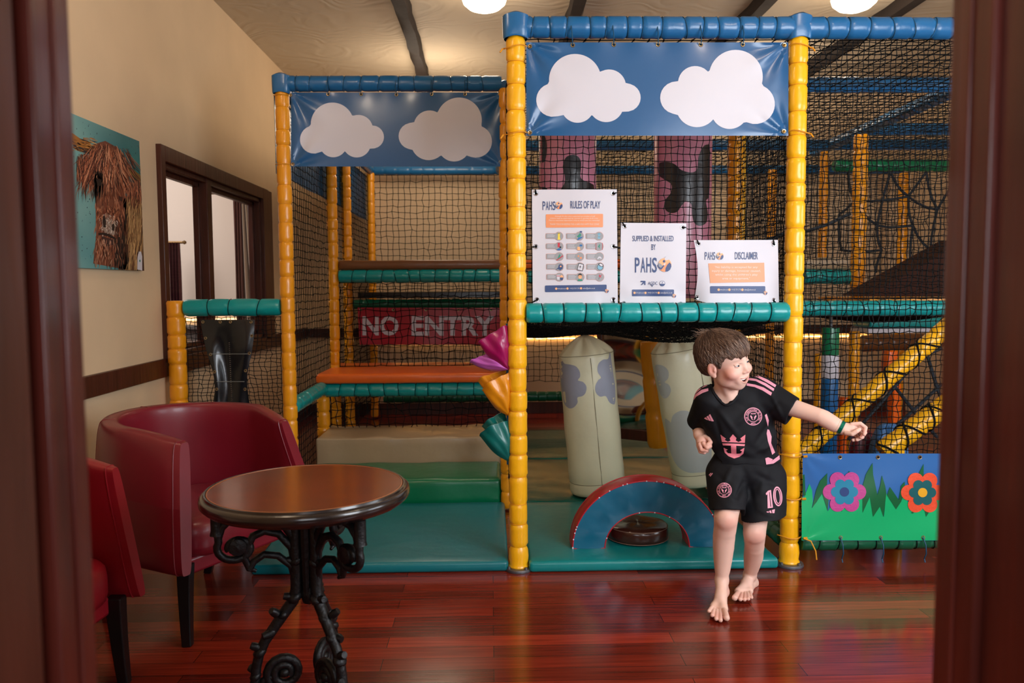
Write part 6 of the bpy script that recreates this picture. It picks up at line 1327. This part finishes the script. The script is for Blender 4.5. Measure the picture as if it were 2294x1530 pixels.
# ------------------------------------------------------------------ hair
h_ = SDF(hd(0, 0, .04)-.165, hd(0, 0, .04)+.165, .0028)
h_.ell(hd(0, -.020, .040), np.array((.0835, .1055, .0880))*HS, HB, .01); h_.ell(hd(0, .030, .060), np.array((.070, .062, .058))*HS, HB, .02); h_.ell(hd(0, -.06, .0), np.array((.062, .055, .062))*HS, HB, .02)
def um(f, l=0): return np.interp(f, [-.2, -.055, -.03, -.024, .006, .012, .024, .036, .050, .066, .085, .12], [-.058, -.052, -.04, .012, .016, -.014, -.004, .020, .038, .034, .026, .024])
def cutf(X, Y, Z):
    a = [(X-HO[0]), (Y-HO[1]), (Z-HO[2])]; f = sum(a[i]*HF[i] for i in range(3))/HS; u = sum(a[i]*HU[i] for i in range(3))/HS; l = sum(a[i]*HL[i] for i in range(3))/HS
    return (u-um(f)-(.005*np.sin(l*190+2)+.004*np.sin(l*410))*(f > .04))*.8
h_.put(cutf, hd(0, 0, 0)-.2, hd(0, 0, 0)+.2, .004, 'cut', m=.1)
def groove(X, Y, Z):
    return None
HV, HFc = h_.mesh(); hl = (HV-HO)/HS; a_, b_, c_ = hl@HL, hl@HF, hl@HU; wl = np.array((.01, -.055, .115)); dd = hl-0
ang = np.arctan2(a_-.01, b_+.05); amp = .0012*np.sin(ang*46+np.sin(c_*60)*1.5)+.001*np.sin(ang*83+c_*90)
cen = hd(0, -.01, .03); nrm = HV-cen; nrm /= np.linalg.norm(nrm, axis=1)[:, None]; HV = HV+nrm*amp[:, None]
HCc = np.tile(np.array(lin((92, 70, 58))), (len(HV), 1))*(1+.35*np.sin(ang*31+c_*50))[:, None]
HAIR = vmat('brown_hair', .55, spec=.35)
hair = np_obj('hair', HV, HFc, HAIR, boy, np.concatenate([np.clip(HCc, 0, 1), np.ones((len(HV), 1))], 1))
rd = random.Random(11); mb = MB(); cols = []; WH = Vector((.008, -.060, .118)); RR = Vector((.0835, .1055, .0880)); CC = Vector((0, -.020, .040))
HBV = BVHTree.FromPolygons([Vector(v) for v in HV], [tuple(int(i) for i in f) for f in HFc]); HCW = Vector(hd(0, -.02, .02))
def onhair(p, lift):
    w_ = Vector(hd(*p)); d = (w_-HCW).normalized(); q = HBV.ray_cast(HCW+d*.3, -d)
    return (q[0]+d*lift) if q[0] is not None else w_
for i in range(6500):
    q = rd.uniform(0, 2*pi); z = rd.uniform(-.55, 1); s = sqrt(max(0, 1-z*z)); p = CC+Vector((RR.x*s*cos(q), RR.y*s*sin(q), RR.z*z))
    if p.z < um(p.y)+.004: continue
    pts = []; n = 6; L = rd.uniform(.022, .050); wob = rd.gauss(0, .22); lf = rd.uniform(-.0002, .0016); up_ = rd.random()**3*.004
    for k in range(n+1):
        pts.append(onhair(p, lf+up_*(k/n)**2)); d = p-WH; nn = Vector(((p.x-CC.x)/RR.x**2, (p.y-CC.y)/RR.y**2, (p.z-CC.z)/RR.z**2)).normalized()
        d = d.normalized()+Vector((.30, .45, -.45)); d = d-nn*d.dot(nn); d.normalize(); side = nn.cross(d); p = p+(d+side*wob*.4)*L/n
        if p.z < um(p.y)-(.008 if p.y > .05 else .003): break
    if len(pts) < 3: continue
    m_ = len(pts); rr = [.00095*(1-.85*(k/(m_-1))**1.5) for k in range(m_)]; o = len(mb.v); mb.tube(pts, rr, 3, caps=False); c = np.array(lin(rd.choice(((116, 90, 74), (88, 66, 54), (70, 52, 43), (140, 112, 92)))))*rd.uniform(.8, 1.15); cols.extend([(*c, 1)]*(len(mb.v)-o))
for i in range(170):   # ruffled tuft at the crown
    p0 = Vector((rd.uniform(-.03, .03), rd.uniform(-.105, -.04), rd.uniform(.085, .118))); p = Vector(hd(*p0)); d = Vector(hd(*(p0+(p0-CC)*.4+Vector((-.02, -.03, rd.uniform(-.01, .03)))))-hd(*p0)).normalized()*rd.uniform(.010, .030); sd = Vector((rd.gauss(0, .006), rd.gauss(0, .006), -.006))
    o = len(mb.v); mb.tube([p, p+d*.5, p+d+sd], [.0009, .0007, .0002], 3, caps=False); c = np.array(lin((128, 104, 88)))*rd.uniform(.7, 1.1); cols.extend([(*c, 1)]*(len(mb.v)-o))
obj('hair_strands', mb, HAIR, hair, col=cols)
# ------------------------------------------------------------------ kit
KIT = mat('black_kit', (10, 12, 18), .72, bump=.35, bscale=9, spec=.28); PNKP = mat('pink_print', (226, 150, 170), .5); PNKH = mat('coral_pink_print', (232, 132, 146), .5)
g = SDF((.74, 3.02, .50), (1.36, 3.52, .99), .0027)
g.ell(A3(1652, 938, 3.265), (.150, .096, .115), None, .03); g.ell(A3(1664, 985, 3.27), (.138, .098, .10), None, .04); g.ell(A3(1668, 1035, 3.285), (.152, .106, .095), None, .04)
g.cone(A3(1590, 893, 3.285), A3(1628, 880, 3.285), .056, .050, .03); g.cone(A3(1628, 880, 3.285), A3(1712, 884, 3.26), .050, .064, .03); g.cone(A3(1655, 880, 3.28), A3(1700, 874, 3.265), .050, .060, .02)
sl0, sl1 = A3(1722, 892, 3.25), A3(1785, 928, 3.175); g.cone(sl0, sl1, .067, .060, .02)
sr0, sr1 = A3(1588, 898, 3.28), A3(1566, 952, 3.38); g.cone(sr0, sr1, .060, .056, .02)
def plane(p, nrm_): nrm_ = np.array(nrm_)/np.linalg.norm(nrm_); return lambda X, Y, Z: -((X-p[0])*nrm_[0]+(Y-p[1])*nrm_[1]+(Z-p[2])*nrm_[2])
d = sl1-sl0; g.put(plane(A3(1772, 926, 3.18), d+np.array((0.02, 0, .0))), A3(1790, 925, 3.1)-.12, A3(1790, 925, 3.2)+.12, .002, 'cut')
d = sr1-sr0; sp = sr0+d*.92; g.put(plane(sp, d), sp-.15, sp+np.array((.055, .2, .06)), .002, 'cut', m=0)
zh = A3(1665, 1041, 3.2)[2]; g.put(lambda X, Y, Z: (Z-(zh+.006*np.sin(X*38)-.03*(X-1.0)))*1., (.7, 3., .45), (1.4, 3.6, .62), .002, 'cut')
g.cone(A3(1778, 921, 3.19), A3(1822, 934, 3.10), .050, .052, .002, 'cut'); g.cone(sp-(sr1-sr0)*.05, sp+(sr1-sr0)*.4, .042, .044, .002, 'cut')
# neckline
nb = A3(1628, 898, 3.2); nt_ = A3(1626, 858, 3.2)
def vneck(X, Y, Z):
    ab = nt_-nb; L2 = ab[0]**2+ab[2]**2; t = np.clip(((X-nb[0])*ab[0]+(Z-nb[2])*ab[2])/L2, 0, 1.6); return np.maximum(np.sqrt((X-nb[0]-ab[0]*t)**2+(Z-nb[2]-ab[2]*t)**2)-(.014+.040*t), Y-3.29)
g.put(vneck, (.8, 3.05, .8), (1.12, 3.3, 1.0), .003, 'cut'); g.cone(nk-np.array((0, 0, .0)), hd(0, -.012, -.05), .054, .050, .003, 'cut')
SV, SF = g.mesh()
def folds(P, lines):
    D = np.zeros(len(P))
    for (x0, y0, x1, y1, w_, a_) in lines:
        px_ = CX+FPX*((P[:, 0])*_R[0]+(P[:, 1])*_R[1]+(P[:, 2]-CAMH)*_R[2])/((P[:, 0])*_f[0]+(P[:, 1])*_f[1]+(P[:, 2]-CAMH)*_f[2]); py_ = CY-FPX*((P[:, 0])*_U[0]+(P[:, 1])*_U[1]+(P[:, 2]-CAMH)*_U[2])/((P[:, 0])*_f[0]+(P[:, 1])*_f[1]+(P[:, 2]-CAMH)*_f[2])
        dx, dy = x1-x0, y1-y0; L = sqrt(dx*dx+dy*dy); t = np.clip(((px_-x0)*dx+(py_-y0)*dy)/(L*L), 0, 1); e = np.hypot(px_-x0-dx*t, py_-y0-dy*t); D += a_*np.exp(-(e/w_)**2)*np.sin(np.clip(t*.9+.05, 0, 1)*pi)
    return D
def fold_apply(P, Fc, lines):
    n = np.zeros_like(P); a, b, c = P[Fc[:, 0]], P[Fc[:, 1]], P[Fc[:, 2]]; fn = np.cross(b-a, c-a)
    for k in range(4): np.add.at(n, Fc[:, k], fn)
    n /= np.linalg.norm(n, axis=1)[:, None]+1e-12; front = np.clip(-n[:, 1]*2, 0, 1); D = folds(P, lines); D += .0012*np.sin(P[:, 0]*60+P[:, 2]*45+np.sin(P[:, 2]*30)*2)
    return P+n*(D*front)[:, None]
SV = fold_apply(SV, SF, [(1600, 905, 1660, 985, 7, .006), (1700, 900, 1640, 960, 7, .005), (1735, 935, 1690, 1000, 7, -.007), (1745, 950, 1705, 1020, 6, .007), (1600, 990, 1680, 1010, 8, .005), (1595, 1010, 1700, 1030, 7, -.005), (1725, 880, 1760, 950, 5, .004), (1745, 900, 1700, 945, 5, -.005), (1600, 930, 1620, 1000, 6, -.005), (1690, 1015, 1745, 985, 6, .006)])
shirt = lab(np_obj('shirt', SV, SF, KIT, boy), 'black football shirt with pink shoulder stripes')
g = SDF((.80, 3.0, .24), (1.34, 3.52, .62), .0027)
g.ell(A3(1668, 1055, 3.29), (.148, .112, .075), None, .03); g.ell(A3(1668, 1030, 3.28), (.130, .100, .08), None, .03); zt_ = A3(1668, 1018, 3.2)[2]; g.put(lambda X, Y, Z: (zt_-Z)+0*X+0*Y, (.8, 3., zt_-.005), (1.34, 3.52, .66), .002, 'cut')
rA, rB, lA, lB = A3(1632, 1062, 3.27), A3(1630, 1145, 3.135), A3(1706, 1066, 3.28), A3(1707, 1184, 3.175)
g.cone(rA, rB, .086, .068, .02); g.cone(lA, lB, .086, .082, .02); g.cone(A3(1733, 1070, 3.27), A3(1735, 1172, 3.20), .05, .045, .03); g.cone(A3(1612, 1062, 3.27), A3(1612, 1130, 3.18), .05, .035, .03)
g.put(plane(A3(1628, 1142, 3.12), (-.02, -.30, -1)), rB-.14, rB+np.array((.060, .16, .07)), .002, 'cut', m=0)
g.put(plane(A3(1706, 1168, 3.12), (.22, -.10, -1)), A3(1668, 1215, 3.2)-np.array((.012, .16, .05)), A3(1765, 1140, 3.3)+np.array((.03, .2, 0)), .002, 'cut', m=0)
g.cone(A3(1628, 1136, 3.155), A3(1626, 1170, 3.12), .058, .058, .002, 'cut'); g.cone(A3(1704, 1166, 3.19), A3(1702, 1200, 3.17), .066, .064, .002, 'cut')
PV, PF = g.mesh(); PV = fold_apply(PV, PF, [(1640, 1045, 1610, 1110, 7, .007), (1665, 1050, 1690, 1140, 7, -.007), (1670, 1075, 1650, 1120, 7, -.012), (1600, 1060, 1650, 1100, 7, -.006), (1720, 1050, 1700, 1110, 8, .006), (1690, 1060, 1745, 1090, 7, -.006), (1605, 1090, 1655, 1128, 6, .005), (1690, 1140, 1740, 1160, 6, .004)])
shorts = lab(np_obj('shorts', PV, PF, KIT, boy), 'loose black football shorts with pink number 10')
BS, BP = bvh(shirt), bvh(shorts)
col_pts = []
for x, y in ((1592, 862), (1594, 870), (1599, 881), (1606, 891), (1615, 901), (1624, 907.5), (1631, 908), (1640, 903), (1648, 894), (1654, 885), (1658, 877), (1661, 869)):
    h = BS.ray_cast(Vector((0, 0, CAMH)), Vector(ray(x, y)).normalized())
    if h[0] is not None: col_pts.append(h[0]+Vector((0, -.001, 0)))
if len(col_pts) > 3: obj('collar', MB().tube(col_pts, .0052, 8), KIT, shirt); Wp = lambda pts: S(pts, 4.25, (1520, 710)); Vp = lambda pts: S(pts, 3.6425, (1500, 1000))
def pr(name, B, polys, m, parent, off=.0012, lb=None):
    mb = MB()
    if name in ('shoulder_stripes', 'side_stripes'):
        for p in polys: o = obj('pink_stripe', decal(B, p, off, 6), m, parent)
        return o
    for p in polys: d_ = decal(B, p, off, 6); mb.add(d_.v, d_.f)
    o = obj(name, mb, m, parent); return lab(o, lb) if lb else o
pr('shoulder_stripes', [BS], [Wp(q) for q in ([(690, 540), (760, 560), (850, 600), (930, 650), (918, 672), (840, 625), (755, 580), (683, 560)], [(660, 580), (740, 592), (830, 632), (912, 685), (903, 708), (820, 655), (735, 612), (655, 602)], [(652, 632), (730, 645), (810, 672), (890, 722), (880, 750), (800, 700), (725, 668), (648, 655)],
    [(278, 632), (278, 655), (220, 680), (160, 735), (128, 790), (124, 770), (150, 715), (210, 660)], [(283, 680), (285, 705), (230, 725), (170, 760), (134, 815), (132, 800), (160, 740), (220, 695)])], PNKP, shirt, lb='three pink stripes along each shoulder')
pr('side_stripe', [BS], [Wp(q) for q in ([(820, 935), (838, 922), (858, 985), (850, 1045), (838, 1000)], [(845, 1070), (862, 1075), (885, 1140), (880, 1200), (917, 1290), (890, 1312), (868, 1240), (850, 1180), (838, 1110)])], PNKP, shirt)
pr('hem_label', [BS, BP], [Wp([(822, 1345), (850, 1335), (895, 1355), (880, 1372), (955, 1318), (960, 1355), (900, 1395), (832, 1405)])], PNKP, shirt, .0025)
pr('bar_logo', [BS], [Wp(q) for q in ([(290, 935), (303, 925), (338, 993), (316, 993)], [(268, 950), (285, 940), (312, 990), (292, 987)], [(245, 965), (262, 955), (286, 983), (266, 978)])], PNKP, shirt)
pr('crown_anchor_emblem', [BS], [Wp(q) for q in ([(400, 1118), (452, 1158), (440, 1170), (470, 1188), (495, 1178), (487, 1155), (518, 1116), (552, 1152), (545, 1175), (570, 1190), (600, 1176), (588, 1155), (636, 1120), (631, 1198), (415, 1190)], [(418, 1202), (632, 1210), (628, 1230), (549, 1226), (552, 1300), (503, 1298), (500, 1224), (425, 1222)],
    [(430, 1243), (470, 1262), (452, 1272), (470, 1296), (503, 1299), (552, 1301), (590, 1298), (606, 1280), (585, 1268), (626, 1245), (618, 1300), (580, 1332), (530, 1348), (475, 1325), (440, 1290)])], PNKH, shirt)
def crest(B, cx, cy, R_, parent):
    cc = lambda r, n=32: [(cx+r*cos(2*pi*k/n), cy+r*sin(2*pi*k/n)) for k in range(n)]; o = pr('club_crest', B, [cc(R_)], PNKP, parent, .0010, 'round pink club crest')
    pr('crest_field', B, [cc(R_*.90)], KIT, o, .0014); mb = MB(); dk = MB()
    for k in range(36):
        a0, a1 = 2*pi*k/36, 2*pi*(k+1)/36; d_ = decal(B, [(cx+R_*r*cos(a), cy+R_*r*sin(a)) for r, a in ((.56, a0), (.56, a1), (.62, a1), (.62, a0))], .0018, 9); mb.add(d_.v, d_.f)
    txt = 'CLUB INTERNACIONAL DE FUTBOL'
    for i, chh in enumerate(txt):
        if chh == ' ': continue
        a = radians(-215+250*i/(len(txt)-1)); V_, F_ = text_tris(chh, .02); w_ = R_*(.035 if chh == 'I' else .115); hh = R_*.19; rm = R_*.755
        P_ = [(cx+(rm+hh*(.5-v))*cos(a)-(u-.5)*w_*sin(a), cy+(rm+hh*(.5-v))*sin(a)+(u-.5)*w_*cos(a)) for u, v in V_]; d_ = decal(B, None, .0018, 20, (P_, F_)); mb.add(d_.v, d_.f)
    V_, F_ = text_tris('MMXX', .02); d_ = decal(B, None, .0018, 20, ([(cx+R_*(-.26+.52*u), cy+R_*(.68+.17*v)) for u, v in V_], F_)); mb.add(d_.v, d_.f)
    V_, F_ = text_tris('MIAMI', .02); d_ = decal(B, None, .0020, 20, ([(cx+R_*(-.27+.54*u), cy+R_*(-.40+.15*v)) for u, v in V_], F_)); mb.add(d_.v, d_.f)
    for s_ in (-1, 1):
        d_ = decal(B, [(cx+s_*R_*x, cy+R_*y) for x, y in ((.03, .42), (.12, .2), (.08, .05), (.18, -.02), (.28, -.18), (.36, -.02), (.26, .12), (.2, .28))], .0018, 9); mb.add(d_.v, d_.f if s_ > 0 else [f[::-1] for f in d_.f])
    obj('crest_print', mb, PNKP, o)
crest([BS], 1520+710/4.25, 710+948/4.25, 85/4.25, shirt); crest([BP], 1500+446/3.6425, 1000+358/3.6425, 61/3.6425, shorts)
ten = [Vp([(784, 384), (803, 362), (826, 356), (842, 500), (800, 506), (798, 392), (788, 398)])]
z0_ = [(881+37*cos(q)+(-.07)*80*sin(q), 408-80*sin(q)) for q in np.linspace(0, 2*pi, 40)[:-1]]; nm = pr('number', [BP], ten+[Vp(z0_)], PNKP, shorts, .0012, 'pink number 10')
pr('number_outline', [BP], [Vp([(812, 374), (816, 373), (828, 492), (822, 494)]), Vp([(881+15*cos(q)-5*sin(q), 408-54*sin(q)) for q in np.linspace(0, 2*pi, 30)[:-1]])]+[Vp([(881+27*r*cos(q)-5.3*sin(q), 408-68*r*sin(q)) for r, q in ((1, a0), (1, a1), (.9, a1), (.9, a0))]) for a0, a1 in [(2*pi*k/24, 2*pi*(k+1)/24) for k in range(24)]], KIT, nm, .0018)
pr('bar_logo', [BP], [Vp(q) for q in ([(788, 534), (806, 530), (810, 542), (796, 540)], [(810, 528), (826, 522), (832, 545), (818, 544)], [(834, 520), (858, 513), (854, 545), (838, 546)])], PNKP, shorts)
pr('side_stripes', [BP], [Vp(q) for q in ([(322, 90), (358, 42), (361, 50), (326, 104)], [(330, 240), (350, 215), (354, 224), (334, 248)], [(322, 232), (338, 215), (341, 222), (326, 240)])], PNKP, shorts)
# wristband
M = Matrix.Translation(Vector(A3(1884.5, 957.5, 3.083))) @ Vector((0, 0, 1)).rotation_difference(Vector(wr-A3(1862, 947, 3.10))).to_matrix().to_4x4()
lab(obj('wristband', MB().lathe([(.0262, -.007), (.0275, -.0065), (.0275, .0065), (.0262, .007)], 32, 0, M), mat('green_foil', (0, 112, 92), .2, .5), boy), 'shiny green wristband')
lab(obj('thin_bracelet', MB().lathe([(.0275, -.0155), (.0285, -.014), (.0275, -.0125)], 32, 0, M), mat('peach_band', (220, 186, 160), .4), boy), 'thin pale bracelet')
# ------------------------------------------------------------------ sets of like things
GR = {'padded_post': 'padded posts of the play frame', 'padded_beam': 'padded beams of the play frame', 'safety_net': 'black nets of the play frame', 'cloud_banner': 'cloud banners', 'tub_armchair': 'tub armchairs at the table',
      'punch_bag': 'cream punch bags', 'roller_column': 'pink cow pattern columns', 'floor_mat': 'floor mats inside the play frame', 'step_block': 'foam steps', 'platform_pad': 'padded platforms', 'sloping_rail': 'sloping yellow handrails',
      'corner_cap': 'blue corner caps', 'padded_block': 'orange padded blocks', 'soft_sack': 'crumpled soft shapes', 'led_strip': 'warm light strips', 'curtain': 'curtains of the next room', 'ceiling_light': 'opal ceiling lights', 'edge_strip': 'edge strips', 'curtain_rod': 'curtain rods'}
for o in COL.objects:
    k = o.name.split('.')[0]
    if o.parent is None and k in GR and o.get('category'): o['group'] = GR[k]
    if o.parent is None and k in ('rules_notice', 'supplier_notice', 'disclaimer_notice'): o['group'] = 'white notices above the teal beam'
